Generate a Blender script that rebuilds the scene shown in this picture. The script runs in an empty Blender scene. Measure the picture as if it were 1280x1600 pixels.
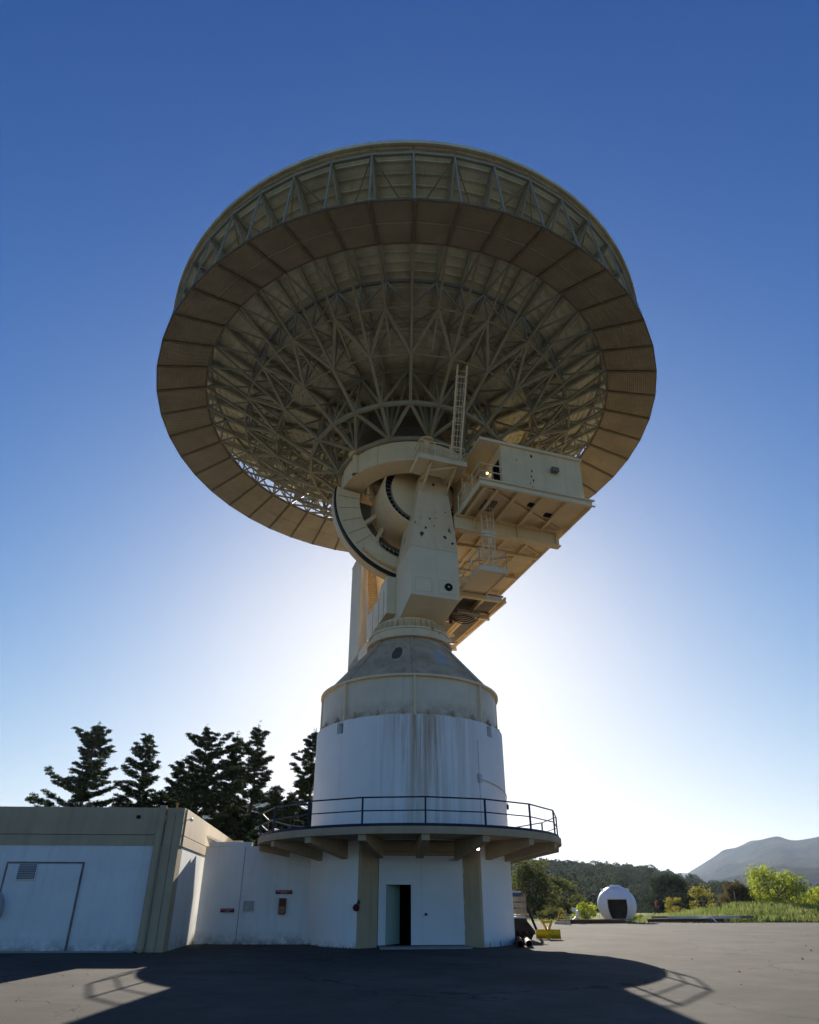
import bpy, math, random
import numpy as np
from mathutils import Matrix, Vector
R = math.radians
random.seed(7); RNG = np.random.default_rng(11)
sc = bpy.context.scene; COL = sc.collection

# ------------------------------------------------------------------ camera, sky, sun, exposure
F, TH, PYC = 976.5, .4589, 928.0
cam = bpy.data.cameras.new('camera'); cam_o = bpy.data.objects.new('camera', cam); COL.objects.link(cam_o)
cam_o.location = (0, -31.2, 1.55); cam_o.rotation_euler = (math.pi/2 + TH, 0, 0)
cam.sensor_fit = 'VERTICAL'; cam.sensor_height = 30; cam.lens = F/1600*30
cam.shift_y = (PYC-800)/1600; cam.clip_end = 40000; cam.clip_start = .1
sc.camera = cam_o
SUN_EL, SUN_AZ = R(20.3), R(1.0)
w = bpy.data.worlds.new('World'); sc.world = w; w.use_nodes = True
nt = w.node_tree; bg = nt.nodes['Background']
sky = nt.nodes.new('ShaderNodeTexSky'); sky.sky_type = 'NISHITA'; sky.sun_disc = False
sky.sun_elevation = SUN_EL; sky.sun_rotation = SUN_AZ
sky.altitude = 300; sky.air_density = 1.0; sky.dust_density = 1; sky.ozone_density = 4
gam = nt.nodes.new('ShaderNodeGamma'); gam.inputs['Gamma'].default_value = 1.3
hsv = nt.nodes.new('ShaderNodeHueSaturation'); hsv.inputs['Hue'].default_value = .512; hsv.inputs['Saturation'].default_value = 1.22; nt.links.new(sky.outputs[0], hsv.inputs['Color']); nt.links.new(hsv.outputs[0], gam.inputs[0])
def vm(op, a, b):       # film-like shoulder for the very bright sky round the sun
    n = nt.nodes.new('ShaderNodeVectorMath'); n.operation = op
    for i, x in enumerate((a, b)):
        if isinstance(x, float): n.inputs[i].default_value = (x, x, x)
        else: nt.links.new(x, n.inputs[i])
    return n.outputs[0]
shoulder = vm('ADD', vm('MULTIPLY', gam.outputs[0], 0.12400), 1.0)
nt.links.new(vm('DIVIDE', vm('MULTIPLY', gam.outputs[0], 0.65291), shoulder), bg.inputs[0]); bg.inputs[1].default_value = .1
sun = bpy.data.lights.new('sun', 'SUN'); sun.energy = 5.0; sun.angle = R(.53); sun.color = (1, .93, .82)
sun_o = bpy.data.objects.new('sun', sun); COL.objects.link(sun_o)
SV = Vector((math.sin(SUN_AZ)*math.cos(SUN_EL), math.cos(SUN_AZ)*math.cos(SUN_EL), math.sin(SUN_EL)))
sun_o.rotation_euler = SV.to_track_quat('Z', 'Y').to_euler(); sun_o.location = (0, 60, 60)
sc.view_settings.view_transform = 'Standard'; sc.view_settings.look = 'None'
sc.view_settings.exposure = 1.2; sc.view_settings.gamma = 1; sc.view_settings.use_curve_mapping = False

# ------------------------------------------------------------------ helpers
ROOTLOC = {}
def tag(o, label=None, cat=None, group=None, kind=None):
    for k, v in (('label', label), ('category', cat), ('group', group), ('kind', kind)):
        if v: o[k] = v
    return o
def thing(name, label, cat, loc=(0, 0, 0), group=None):
    o = bpy.data.objects.new(name, None); COL.objects.link(o); o.location = loc; o.empty_display_size = .3
    ROOTLOC[o.name] = Vector(loc); return tag(o, label, cat, group)
def link(o, parent=None):
    COL.objects.link(o)
    if parent is not None:
        o.parent = parent
        if parent.name in ROOTLOC: o.matrix_parent_inverse = Matrix.Translation(-ROOTLOC[parent.name])
    return o
def inst(name, mesh, parent, mat):
    o = bpy.data.objects.new(name, mesh); link(o, parent); o.matrix_basis = mat; return o
I4 = Matrix.Identity(4)
def T(x, y, z): return Matrix.Translation((x, y, z))
def RZ(a): return Matrix.Rotation(a, 4, 'Z')
def RX(a): return Matrix.Rotation(a, 4, 'X')
def RY(a): return Matrix.Rotation(a, 4, 'Y')
class MB:
    def __init__(s, M=None): s.v = []; s.f = []; s.M = M; s.mi = []; s.m = 0
    def add(s, vs, fs):
        b = len(s.v)
        for p in vs:
            p = Vector(p); s.v.append(tuple(s.M @ p) if s.M is not None else tuple(p))
        s.f += [[i+b for i in f] for f in fs]; s.mi += [s.m]*len(fs)
        return s
    H8 = [(3, 2, 1, 0), (4, 5, 6, 7), (0, 1, 5, 4), (1, 2, 6, 5), (2, 3, 7, 6), (3, 0, 4, 7)]
    def hex(s, lo, hi): return s.add(list(lo)+list(hi), s.H8)
    def box(s, x0, x1, y0, y1, z0, z1):
        return s.hex([(x0, y0, z0), (x1, y0, z0), (x1, y1, z0), (x0, y1, z0)], [(x0, y0, z1), (x1, y0, z1), (x1, y1, z1), (x0, y1, z1)])
    def beam(s, p, q, wd, h=None, up=(0, 0, 1)):
        p = Vector(p); q = Vector(q); h = h or wd; d = (q-p).normalized(); u = Vector(up)
        if abs(d.dot(u)) > .97: u = Vector((0, 1, 0)) if abs(d.y) < .9 else Vector((1, 0, 0))
        a = d.cross(u).normalized()*wd/2; b = a.cross(d).normalized()*h/2
        return s.hex([p-a-b, p+a-b, p+a+b, p-a+b], [q-a-b, q+a-b, q+a+b, q-a+b])
    def ibeam(s, p, q, wd, h, t=.03, up=(0, 0, 1)):
        p = Vector(p); q = Vector(q); u = Vector(up)*h/2
        s.beam(p, q, t, h-2*t, up); s.beam(p+u, q+u, wd, t, up); s.beam(p-u, q-u, wd, t, up); return s
    def tube(s, p, q, r, n=8, r2=None):
        p = Vector(p); q = Vector(q); r2 = r if r2 is None else r2; d = (q-p).normalized()
        u = Vector((0, 0, 1)) if abs(d.z) < .95 else Vector((1, 0, 0))
        a = d.cross(u).normalized(); b = a.cross(d)
        vs = [p+(a*math.cos(t)+b*math.sin(t))*r for t in (2*math.pi*i/n for i in range(n))] + \
             [q+(a*math.cos(t)+b*math.sin(t))*r2 for t in (2*math.pi*i/n for i in range(n))]
        fs = [(i, (i+1) % n, n+(i+1) % n, n+i) for i in range(n)] + [tuple(range(n-1, -1, -1)), tuple(range(n, 2*n))]
        return s.add(vs, fs)
    def path(s, pts, r, n=6):
        for a, b in zip(pts, pts[1:]): s.tube(a, b, r, n)
        return s
    def prism(s, poly, z0, z1):
        n = len(poly); vs = [(x, y, z0) for x, y in poly]+[(x, y, z1) for x, y in poly]
        return s.add(vs, [tuple(range(n-1, -1, -1)), tuple(range(n, 2*n))]+[(i, (i+1) % n, n+(i+1) % n, n+i) for i in range(n)])
    def ring(s, r0, r1, z0, z1, a0=0, a1=2*math.pi, n=48):
        full = abs(a1-a0-2*math.pi) < 1e-6; m = n if full else n+1; vs = []
        for i in range(m):
            a = a0+(a1-a0)*i/n; sn, cs = math.sin(a), -math.cos(a)
            vs += [(r0*sn, r0*cs, z0), (r1*sn, r1*cs, z0), (r1*sn, r1*cs, z1), (r0*sn, r0*cs, z1)]
        fs = []
        for i in range(n):
            b, c = 4*i, 4*((i+1) % m)
            for j in range(4): fs.append((b+j, b+(j+1) % 4, c+(j+1) % 4, c+j))
        if not full: fs += [(0, 3, 2, 1), tuple(4*n+j for j in range(4))]
        return s.add(vs, fs)
    def lathe(s, prof, n=64, a0=0, a1=2*math.pi):
        full = abs(a1-a0-2*math.pi) < 1e-6; m = n if full else n+1; k = len(prof)
        vs = [(r*math.sin(a), -r*math.cos(a), z) for a in (a0+(a1-a0)*i/n for i in range(m)) for r, z in prof]
        fs = [(i*k+j, ((i+1) % m)*k+j, ((i+1) % m)*k+j+1, i*k+j+1) for i in range(n) for j in range(k-1)]
        return s.add(vs, fs)
    def mesh(s, name, mat, smooth=False, ang=35):
        me = bpy.data.meshes.new(name); me.from_pydata(s.v, [], s.f)
        for m in (mat if isinstance(mat, (list, tuple)) else [mat]): me.materials.append(m)
        if max(s.mi, default=0): me.polygons.foreach_set('material_index', s.mi)
        if smooth:
            me.polygons.foreach_set('use_smooth', [True]*len(me.polygons)); me.set_sharp_from_angle(angle=R(ang))
        me.update(); return me
    def obj(s, name, mat, parent=None, smooth=False, ang=35):
        return link(bpy.data.objects.new(name, s.mesh(name, mat, smooth, ang)), parent)

# ------------------------------------------------------------------ materials
def newmat(name):
    m = bpy.data.materials.new(name); m.use_nodes = True; t = m.node_tree
    return m, t, t.nodes['Principled BSDF'], t.nodes.new('ShaderNodeNewGeometry').outputs['Position']
def noise(t, pos, scale, detail=6, rough=.6, stretch=None, off=(0, 0, 0)):
    if stretch or any(off):
        mp = t.nodes.new('ShaderNodeMapping'); mp.inputs['Scale'].default_value = stretch or (1, 1, 1)
        mp.inputs['Location'].default_value = off; t.links.new(pos, mp.inputs[0]); pos = mp.outputs[0]
    n = t.nodes.new('ShaderNodeTexNoise'); n.inputs['Scale'].default_value = scale
    n.inputs['Detail'].default_value = detail; n.inputs['Roughness'].default_value = rough
    t.links.new(pos, n.inputs['Vector']); return n.outputs['Fac']
def rng(t, src, a, b, lo=0., hi=1.):
    n = t.nodes.new('ShaderNodeMapRange'); n.inputs[1].default_value = a; n.inputs[2].default_value = b
    n.inputs[3].default_value = lo; n.inputs[4].default_value = hi; t.links.new(src, n.inputs[0]); return n.outputs[0]
def mth(t, op, a, b=None):
    n = t.nodes.new('ShaderNodeMath'); n.operation = op
    for i, x in enumerate((a, b)):
        if x is None: continue
        if isinstance(x, (int, float)): n.inputs[i].default_value = x
        else: t.links.new(x, n.inputs[i])
    return n.outputs[0]
def mix(t, fac, a, b):
    n = t.nodes.new('ShaderNodeMix'); n.data_type = 'RGBA'
    for i, x in ((0, fac), (6, a), (7, b)):
        if isinstance(x, (int, float)): n.inputs[i].default_value = x
        elif isinstance(x, tuple): n.inputs[i].default_value = (*x[:3], 1)
        else: t.links.new(x, n.inputs[i])
    return n.outputs[2]
def bump(t, bs, h, strength=.3, dist=.02):
    b = t.nodes.new('ShaderNodeBump'); b.inputs['Strength'].default_value = strength; b.inputs['Distance'].default_value = dist
    t.links.new(h, b.inputs['Height']); t.links.new(b.outputs[0], bs.inputs['Normal'])
def mul(c, k): return tuple(min(1, x*k) for x in c[:3])
def M(name, col, rough=.65, var=.12, scale=1.5, bmp=.15, bs=30, metal=0, streak=0, streakcol=(.16, .12, .08), rust=0, rscale=1.2, spec=.14, dist=.01, foot=0):
    m, t, b, p = newmat(name)
    c = mix(t, rng(t, noise(t, p, scale), .3, .7), mul(col, 1-var), mul(col, 1+var))
    c = mix(t, rng(t, noise(t, p, scale*11, 3), .35, .75, 0, var*.8), c, mul(col, .55))
    if streak:
        s_ = rng(t, noise(t, p, 3.2, 5, .65, (1, 1, .07)), .5, .78, 0, streak); c = mix(t, s_, c, streakcol)
    if rust:
        r1 = rng(t, noise(t, p, rscale, 8, .7, off=(3, 7, 1)), .66-rust*.12, .70-rust*.1)
        c = mix(t, r1, c, mix(t, noise(t, p, 14), (.05, .022, .012), (.2, .085, .035)))
    if foot:    # splash-back dirt and scuffs near the ground
        sx = t.nodes.new('ShaderNodeSeparateXYZ'); t.links.new(p, sx.inputs[0])
        c = mix(t, mth(t, 'MULTIPLY', rng(t, sx.outputs[2], .0, foot, .85, 0.), rng(t, noise(t, p, 2.8, 8, .7), .4, .62)), c, (.24, .21, .18))
        c = mix(t, rng(t, noise(t, p, 1.7, 9, .75, off=(2, 5, 8)), .6, .72, 0, .35), c, (.46, .44, .42))
    t.links.new(c, b.inputs['Base Color']); b.inputs['Roughness'].default_value = rough
    b.inputs['Metallic'].default_value = metal; b.inputs['Specular IOR Level'].default_value = spec
    if bmp: bump(t, b, noise(t, p, bs, 8, .65), bmp, dist)
    return m
WHITE = M('white_painted_concrete', (.76, .755, .73), .7, .06, .8, .25, 9, streak=.3, streakcol=(.45, .43, .39), foot=.5)
BEIGE = M('beige_painted_concrete', (.48, .37, .235), .75, .08, .9, .3, 12, streak=.3, streakcol=(.2, .17, .12))
BEIGE2 = M('beige_balcony_concrete', (.46, .355, .225), .75, .1, 1.2, .3, 12, streak=.3, streakcol=(.2, .13, .07))
CREAM = M('cream_steel_paint', (.84, .665, .42), .5, .07, .7, .05, 6, streak=.2, streakcol=(.36, .24, .13))
CREAMR = M('cream_steel_rusted', (.80, .645, .42), .5, .07, .7, .06, 6, streak=.25, streakcol=(.34, .2, .1), rust=.35, rscale=1.5)
CREAMW = M('pale_steel_paint', (.83, .70, .49), .5, .06, .7, .05, 6, streak=.14, streakcol=(.4, .3, .2))
CONE = M('weathered_cone_steel', (.57, .42, .275), .7, .25, .9, .12, 5, streak=.5, streakcol=(.17, .09, .045))
PANEL = M('reflector_back_paint', (.72, .68, .50), .7, .2, .8, .1, 10, streak=.25, streakcol=(.2, .17, .1))
TRUSS = M('truss_steel_paint', (.36, .33, .245), .6, .16, 1.2, .08, 12)
TRUSSD = M('galvanised_truss_steel', (.20, .19, .165), .5, .16, 1.2, .08, 12)
SKIRT = M('corrugated_skirt_paint', (.41, .365, .275), .6, .16, .7, .06, 10, streak=.15)
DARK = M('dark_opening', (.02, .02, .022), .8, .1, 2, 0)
BLACKM = M('black_gear_steel', (.03, .03, .03), .5, .2, 3, .1)
NAVY = M('dark_blue_rail_paint', (.025, .03, .06), .45, .2, 3, .05)
DOORW = M('white_door_paint', (.70, .70, .70), .45, .04, .9, .05, 6)
DOORG = M('pale_green_door_paint', (.36, .46, .40), .5, .06, 1, .05)
RED = M('red_sign_enamel', (.20, .018, .02), .45, .12, 3, .02)
REDTEXT = M('pale_sign_print', (.45, .38, .38), .6, .1, 3, 0)
RUSTB = M('rust_brown_steel', (.11, .058, .036), .8, .35, 3, .3, 30)
YEL = M('yellow_machine_paint', (.62, .42, .02), .45, .12, 3, .08, 20, rust=.3, rscale=5)
GALV = M('galvanised_steel', (.45, .46, .47), .4, .12, 3, .05, metal=.6)
GLASSW = M('white_gelcoat', (.78, .76, .80), .35, .05, 1.2, .04, 4, streak=.12, streakcol=(.5, .47, .44))
WOODG = M('weathered_timber', (.26, .22, .18), .85, .3, 3, .3, 30)
BARK = M('bark', (.075, .055, .04), .9, .3, 4, .6, 20, dist=.03)
BLUEP = M('blue_plastic', (.05, .09, .22), .4, .1, 3, .02)
SLAB = M('door_slab_concrete', (.30, .29, .27), .85, .14, 2, .3, 25)
def rust_tower():   # white paint with rust-coloured run marks below the steel drum
    m, t, b, p = newmat('white_tower_concrete')
    c = mix(t, rng(t, noise(t, p, .7), .3, .7), (.80, .80, .77), (.87, .86, .83))
    sx = t.nodes.new('ShaderNodeSeparateXYZ'); t.links.new(p, sx.inputs[0])
    st = noise(t, p, 3.4, 6, .7, (1, 1, .035)); st2 = noise(t, p, 8, 4, .6, (1, 1, .025), (4, 2, 0))
    zone = mth(t, 'SUBTRACT', 1., rng(t, mth(t, 'ABSOLUTE', mth(t, 'SUBTRACT', sx.outputs[0], .7)), .3, 2.6))
    zz = rng(t, sx.outputs[2], 2.5, 8.2, .25, 1.)
    f1 = mth(t, 'MULTIPLY', mth(t, 'MULTIPLY', rng(t, st, .42, .62), zone), zz)
    c = mix(t, mth(t, 'MULTIPLY', f1, .95), c, (.44, .27, .13))
    f2 = mth(t, 'MULTIPLY', mth(t, 'MULTIPLY', rng(t, st2, .55, .72), zone), .5); c = mix(t, f2, c, (.52, .46, .40))
    c = mix(t, rng(t, noise(t, p, 2.2, 5, .6, (1, 1, .06), (9, 0, 0)), .56, .8, 0, .22), c, (.40, .40, .40))
    c = mix(t, mth(t, 'MULTIPLY', rng(t, sx.outputs[2], .02, .26, .8, 0.), rng(t, noise(t, p, 3.5, 7), .42, .7)), c, (.30, .27, .24))
    t.links.new(c, b.inputs['Base Color']); b.inputs['Roughness'].default_value = .7
    bump(t, b, noise(t, p, 8, 8, .6), .2, .01); return m
TOWER = rust_tower()
def drum_mat():     # cream drum with a rusty tide mark at its foot
    m, t, b, p = newmat('cream_drum_paint'); sx = t.nodes.new('ShaderNodeSeparateXYZ'); t.links.new(p, sx.inputs[0])
    c = mix(t, rng(t, noise(t, p, .9), .3, .7), (.68, .56, .40), (.77, .65, .48))
    f = mth(t, 'MULTIPLY', rng(t, sx.outputs[2], 8.9, 9.7, 1., 0.), rng(t, noise(t, p, 2.5, 7, .7), .35, .65)); c = mix(t, f, c, (.34, .2, .1))
    c = mix(t, rng(t, noise(t, p, 3, 5, .6, (1, 1, .08)), .55, .8, 0, .35), c, (.36, .26, .17))
    t.links.new(c, b.inputs['Base Color']); b.inputs['Roughness'].default_value = .5; return m
DRUM = drum_mat()
def asphalt():
    m, t, b, p = newmat('aged_asphalt')
    c = mix(t, rng(t, noise(t, p, .22, 9, .7), .38, .62), (.06, .053, .043), (.11, .099, .083))
    c = mix(t, rng(t, noise(t, p, 1.1, 8, .75), .45, .68, 0, .7), c, (.05, .046, .04))
    c = mix(t, rng(t, noise(t, p, 40, 4, .8), .45, .7, 0, .55), c, (.165, .15, .13))
    c = mix(t, rng(t, noise(t, p, .5, 6, .65, (1, .35, 1), (2, 8, 0)), .5, .72, 0, .5), c, (.085, .066, .048))
    v = t.nodes.new('ShaderNodeTexVoronoi'); v.feature = 'DISTANCE_TO_EDGE'; v.inputs['Scale'].default_value = .13
    wv = t.nodes.new('ShaderNodeVectorMath'); wv.operation = 'ADD'; nz = t.nodes.new('ShaderNodeTexNoise'); nz.inputs['Scale'].default_value = .7
    nz.inputs['Detail'].default_value = 6; t.links.new(p, nz.inputs['Vector'])
    sc_ = t.nodes.new('ShaderNodeVectorMath'); sc_.operation = 'SCALE'; sc_.inputs['Scale'].default_value = 2.6
    t.links.new(nz.outputs['Color'], sc_.inputs[0]); t.links.new(p, wv.inputs[0]); t.links.new(sc_.outputs[0], wv.inputs[1]); t.links.new(wv.outputs[0], v.inputs['Vector'])
    cr = rng(t, v.outputs['Distance'], .0014, .005, .95, 0.)
    cr = mth(t, 'MULTIPLY', cr, rng(t, noise(t, p, .25, 3, off=(5, 5, 0)), .38, .5))
    c = mix(t, cr, c, (.035, .032, .03))
    t.links.new(c, b.inputs['Base Color']); b.inputs['Roughness'].default_value = 1.; b.inputs['Specular IOR Level'].default_value = .08
    h = mth(t, 'SUBTRACT', mth(t, 'ADD', noise(t, p, 60, 4, .7), mth(t, 'MULTIPLY', noise(t, p, 1.2, 4), 1.5)), cr)
    bump(t, b, h, .5, .015); return m
ASPH = asphalt()
def field_mat():
    m, t, b, p = newmat('dry_meadow_soil')
    c = mix(t, rng(t, noise(t, p, .09, 8, .65), .38, .62), (.07, .085, .03), (.17, .14, .07))
    c = mix(t, rng(t, noise(t, p, 2.5, 6, .7), .4, .7, 0, .6), c, (.05, .065, .02))
    t.links.new(c, b.inputs['Base Color']); b.inputs['Roughness'].default_value = .95; b.inputs['Specular IOR Level'].default_value = .1
    bump(t, b, noise(t, p, 3, 8, .7), .8, .2); return m
FIELD = field_mat()
def hill_mat(name, a, bb, s1, s2):
    m, t, b, p = newmat(name)
    c = mix(t, rng(t, noise(t, p, s1, 8, .6), .42, .58), a, bb); c = mix(t, rng(t, noise(t, p, s2, 5, .7), .4, .65, 0, .6), c, mul(a, .5))
    t.links.new(c, b.inputs['Base Color']); b.inputs['Roughness'].default_value = 1; b.inputs['Specular IOR Level'].default_value = 0
    bump(t, b, noise(t, p, s2, 8, .75), 1., 12); return m
HILLM = hill_mat('chaparral_hillside', (.024, .032, .02), (.065, .06, .036), .006, .05)
WOODF = hill_mat('wooded_hill_floor', (.03, .04, .015), (.06, .06, .03), .02, .15)
def leafmat(name, col, col2, trans=.45, scale=.8):
    m = bpy.data.materials.new(name); m.use_nodes = True; t = m.node_tree; t.nodes.clear()
    out = t.nodes.new('ShaderNodeOutputMaterial'); p = t.nodes.new('ShaderNodeNewGeometry').outputs['Position']
    c = mix(t, rng(t, noise(t, p, scale, 5, .7), .35, .65), col, col2)
    d = t.nodes.new('ShaderNodeBsdfDiffuse'); tr = t.nodes.new('ShaderNodeBsdfTranslucent'); mx = t.nodes.new('ShaderNodeMixShader')
    mx.inputs[0].default_value = trans; t.links.new(c, d.inputs[0]); t.links.new(c, tr.inputs[0])
    t.links.new(d.outputs[0], mx.inputs[1]); t.links.new(tr.outputs[0], mx.inputs[2]); t.links.new(mx.outputs[0], out.inputs[0]); return m
PINE = leafmat('pine_needles', (.028, .045, .02), (.06, .08, .03), .25)
OAK = leafmat('oak_leaves', (.06, .075, .02), (.15, .15, .05), .45)
LIME = leafmat('spring_green_leaves', (.20, .26, .02), (.34, .36, .05), .55)
OCHRE = leafmat('russet_green_leaves', (.08, .08, .03), (.16, .11, .05), .4)
YGREEN = leafmat('yellow_green_leaves', (.20, .20, .03), (.34, .28, .06), .5)
WOODS = leafmat('hillside_oak_leaves', (.022, .034, .012), (.06, .07, .024), .3, .09)
GRASS = leafmat('meadow_grass_blades', (.11, .155, .035), (.24, .26, .085), .5, .4)
WEED = leafmat('dry_weeds', (.05, .05, .025), (.10, .08, .04), .3, 3)
def emit(name, col, k):
    m, t, b, p = newmat(name); b.inputs['Base Color'].default_value = (*col, 1)
    b.inputs['Emission Color'].default_value = (*col, 1); b.inputs['Emission Strength'].default_value = k; return m
BULBW = emit('lit_white_bulb', (1, .95, .9), 6); BULBY = emit('lit_amber_bulb', (1, .72, .25), 4)

# ------------------------------------------------------------------ ground, apron, hills
def vnoise(x, y, s, seed=0):
    x = np.asarray(x)/s; y = np.asarray(y)/s; xi = np.floor(x).astype(int); yi = np.floor(y).astype(int); xf = x-xi; yf = y-yi
    def h(a, b): return np.modf(np.abs(np.sin(a*127.1+b*311.7+seed*74.7)*43758.5453))[0]
    u = xf*xf*(3-2*xf); v = yf*yf*(3-2*yf)
    return (h(xi, yi)*(1-u)+h(xi+1, yi)*u)*(1-v)+(h(xi, yi+1)*(1-u)+h(xi+1, yi+1)*u)*v
def fbm(x, y, s, seed=0, o=4): return sum((vnoise(x, y, s/2**i, seed+i)-.5)/2**i for i in range(o))
def gz(x, y):       # height of the open ground
    x = np.asarray(x, float); y = np.asarray(y, float)
    d = np.hypot(x, y+31.2)
    z = -.06+np.clip((d-75)/20, 0, 1)*fbm(x, y, 40, 3)*.8
    z = z-7*np.clip((y-75)/110, 0, 1)**1.3
    z = z+.95*np.exp(-((y-40)/7.5)**2)*np.clip((x-24)/9, 0, 1)*(1+.5*fbm(x, y, 9, 5))*np.clip((y-30.2)/4, 0, 1)
    z = z+.3*np.clip((y-31)/6, 0, 1)*np.clip((10-abs(x-20))/8, 0, 1)*np.clip((60-y)/20, 0, 1)*fbm(x, y, 6, 8)
    return z
def grid(name, xs, ys, zf, mat):
    X, Y = np.meshgrid(xs, ys); Z = zf(X, Y); n = len(xs)
    v = np.stack([X, Y, Z], -1).reshape(-1, 3)
    i = np.arange(len(xs)-1); j = np.arange(len(ys)-1); A = (j[:, None]*n+i).ravel()
    f = np.stack([A, A+1, A+n+1, A+n], 1)
    me = bpy.data.meshes.new(name); me.from_pydata(v.tolist(), [], f.tolist()); me.materials.append(mat)
    me.polygons.foreach_set('use_smooth', [True]*len(me.polygons)); me.update()
    return link(bpy.data.objects.new(name, me))
def geomsp(a, b, n): return np.geomspace(a, b, n)
xs = np.concatenate([-geomsp(100, 16000, 28)[::-1], np.arange(-98, 99, 2.), geomsp(100, 16000, 28)])
ys = np.concatenate([-geomsp(160, 16000, 24)[::-1], np.arange(-150, 26, 12.), np.arange(26, 120, 1.5), geomsp(121, 16000, 40)])
tag(grid('ground', xs, ys, gz, FIELD), kind='structure')
edge = [(-120, 31)]
for i in range(60):
    x = -40+i*2.0; edge.append((x, 29.6+.7*math.sin(x*.23)+.35*math.sin(x*.9+1)))
edge += [(120, 30)]
pad = MB(); pad.prism([(-120, -150), (120, -150)]+edge[::-1], -.25, 0)
tag(pad.obj('apron', ASPH), kind='structure')
def ridge(name, mat, table, dc, d0, d1, amp, ns, na=180, nd=26, base=-20):
    az = np.linspace(R(table[0][0]), R(table[-1][0]), na); el = np.interp(np.degrees(az), [t_[0] for t_ in table], [t_[1] for t_ in table])
    ds = np.concatenate([np.linspace(d0, dc, nd), np.linspace(dc, d1, nd//2)[1:]])
    A, D = np.meshgrid(az, ds); X = np.sin(A)*D; Y = np.cos(A)*D-31.2
    prof = np.where(D < dc, np.clip((D-d0)/(dc-d0), 0, 1)**.8, np.clip((d1-D)/(d1-dc), 0, 1))
    H = np.tan(el)[None, :] if False else np.tan(np.radians(el))[None, :]*dc+1.55-base
    rough_ = fbm(X, Y, ns, 2, 6)*amp+np.abs(fbm(X, Y, ns*1.7, 9, 5))*-amp*.7
    Z = base+H*prof+rough_*np.clip(prof*1.5, 0, 1)*np.where(D < dc, 1-.75*np.clip((D-d0)/(dc-d0), 0, 1)**6, 1)
    v = np.stack([X, Y, Z], -1).reshape(-1, 3); i = np.arange(na-1); j = np.arange(len(ds)-1); B = (j[:, None]*na+i).ravel()
    me = bpy.data.meshes.new(name); me.from_pydata(v.tolist(), [], np.stack([B, B+1, B+na+1, B+na], 1).tolist()); me.materials.append(mat)
    me.polygons.foreach_set('use_smooth', [True]*len(me.polygons)); me.update()
    o = link(bpy.data.objects.new(name, me)); tag(o, kind='structure'); return o, X, Y, Z
WT = [(-70, 1.6), (-20, 2.2), (0, 2.5), (8.6, 2.65), (13.7, 2.45), (18.6, 1.9), (23.1, .9), (26.5, .4), (31, .25), (50, .2)]
_, WX, WY, WZ = ridge('wooded_hill', WOODF, WT, 430, 190, 640, 2.5, 60, 160, 24, -7.5)
ridge('mountain', HILLM, [(14, .3), (18, 1.0), (21.7, 2.03), (23.2, 2.75), (24.9, 3.5), (26, 3.6), (27.6, 4.1), (28.8, 4.36), (29.6, 4.1), (31.4, 4.05), (36, 4.2), (45, 3.8), (70, 3)], 3000, 1100, 4800, 90, 520, 260, 50)
ridge('far_ridge', HILLM, [(-40, 2.8), (-5, 3.0), (6, 3.0), (9, 3.1), (11, 2.8), (13.5, 2.95), (16, 2.5), (18.6, 2.25), (20, 1.95), (22, 2.1), (25, 1.9), (40, 2)], 4600, 3700, 6000, 80, 700, 200, 20)
ridge('left_hill', HILLM, [(-75, 5), (-30, 6.0), (-20, 6.4), (-14, 7.6), (-11.7, 8.1), (-8.9, 7.35), (0, 5.3), (8.6, 3.5), (10.5, 2.9), (13, 1.6), (16, .4)], 1500, 620, 2400, 42, 240, 220, 44)

# ------------------------------------------------------------------ foliage
def leaf_mesh(name, C, N, size, mat, asp=1.0, smooth=False):
    """C centres, N normals (any), one leaf-sized quad each"""
    n = len(C); N = N/np.linalg.norm(N, axis=1, keepdims=True)
    U = np.cross(N, RNG.normal(size=(n, 3))); U /= np.linalg.norm(U, axis=1, keepdims=True); V = np.cross(N, U)
    s = size*(RNG.uniform(.6, 1.3, n))[:, None]; a = U*s*.5*asp; b = V*s*.5
    v = np.stack([C-a-b*.4, C-b, C+a+b*.2, C+b], 1).reshape(-1, 3)
    f = np.arange(4*n).reshape(-1, 4)
    me = bpy.data.meshes.new(name); me.from_pydata(v.tolist(), [], f.tolist()); me.materials.append(mat); me.update(); return me
def limb(mb, p, q, r0, r1, n=6, bend=.0):
    p = Vector(p); q = Vector(q); m = (p+q)/2+Vector((random.uniform(-1, 1), random.uniform(-1, 1), random.uniform(-.3, 1)))*bend
    mb.tube(p, m, r0, n, (r0+r1)/2); mb.tube(m, q, (r0+r1)/2, n, r1)
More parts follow.
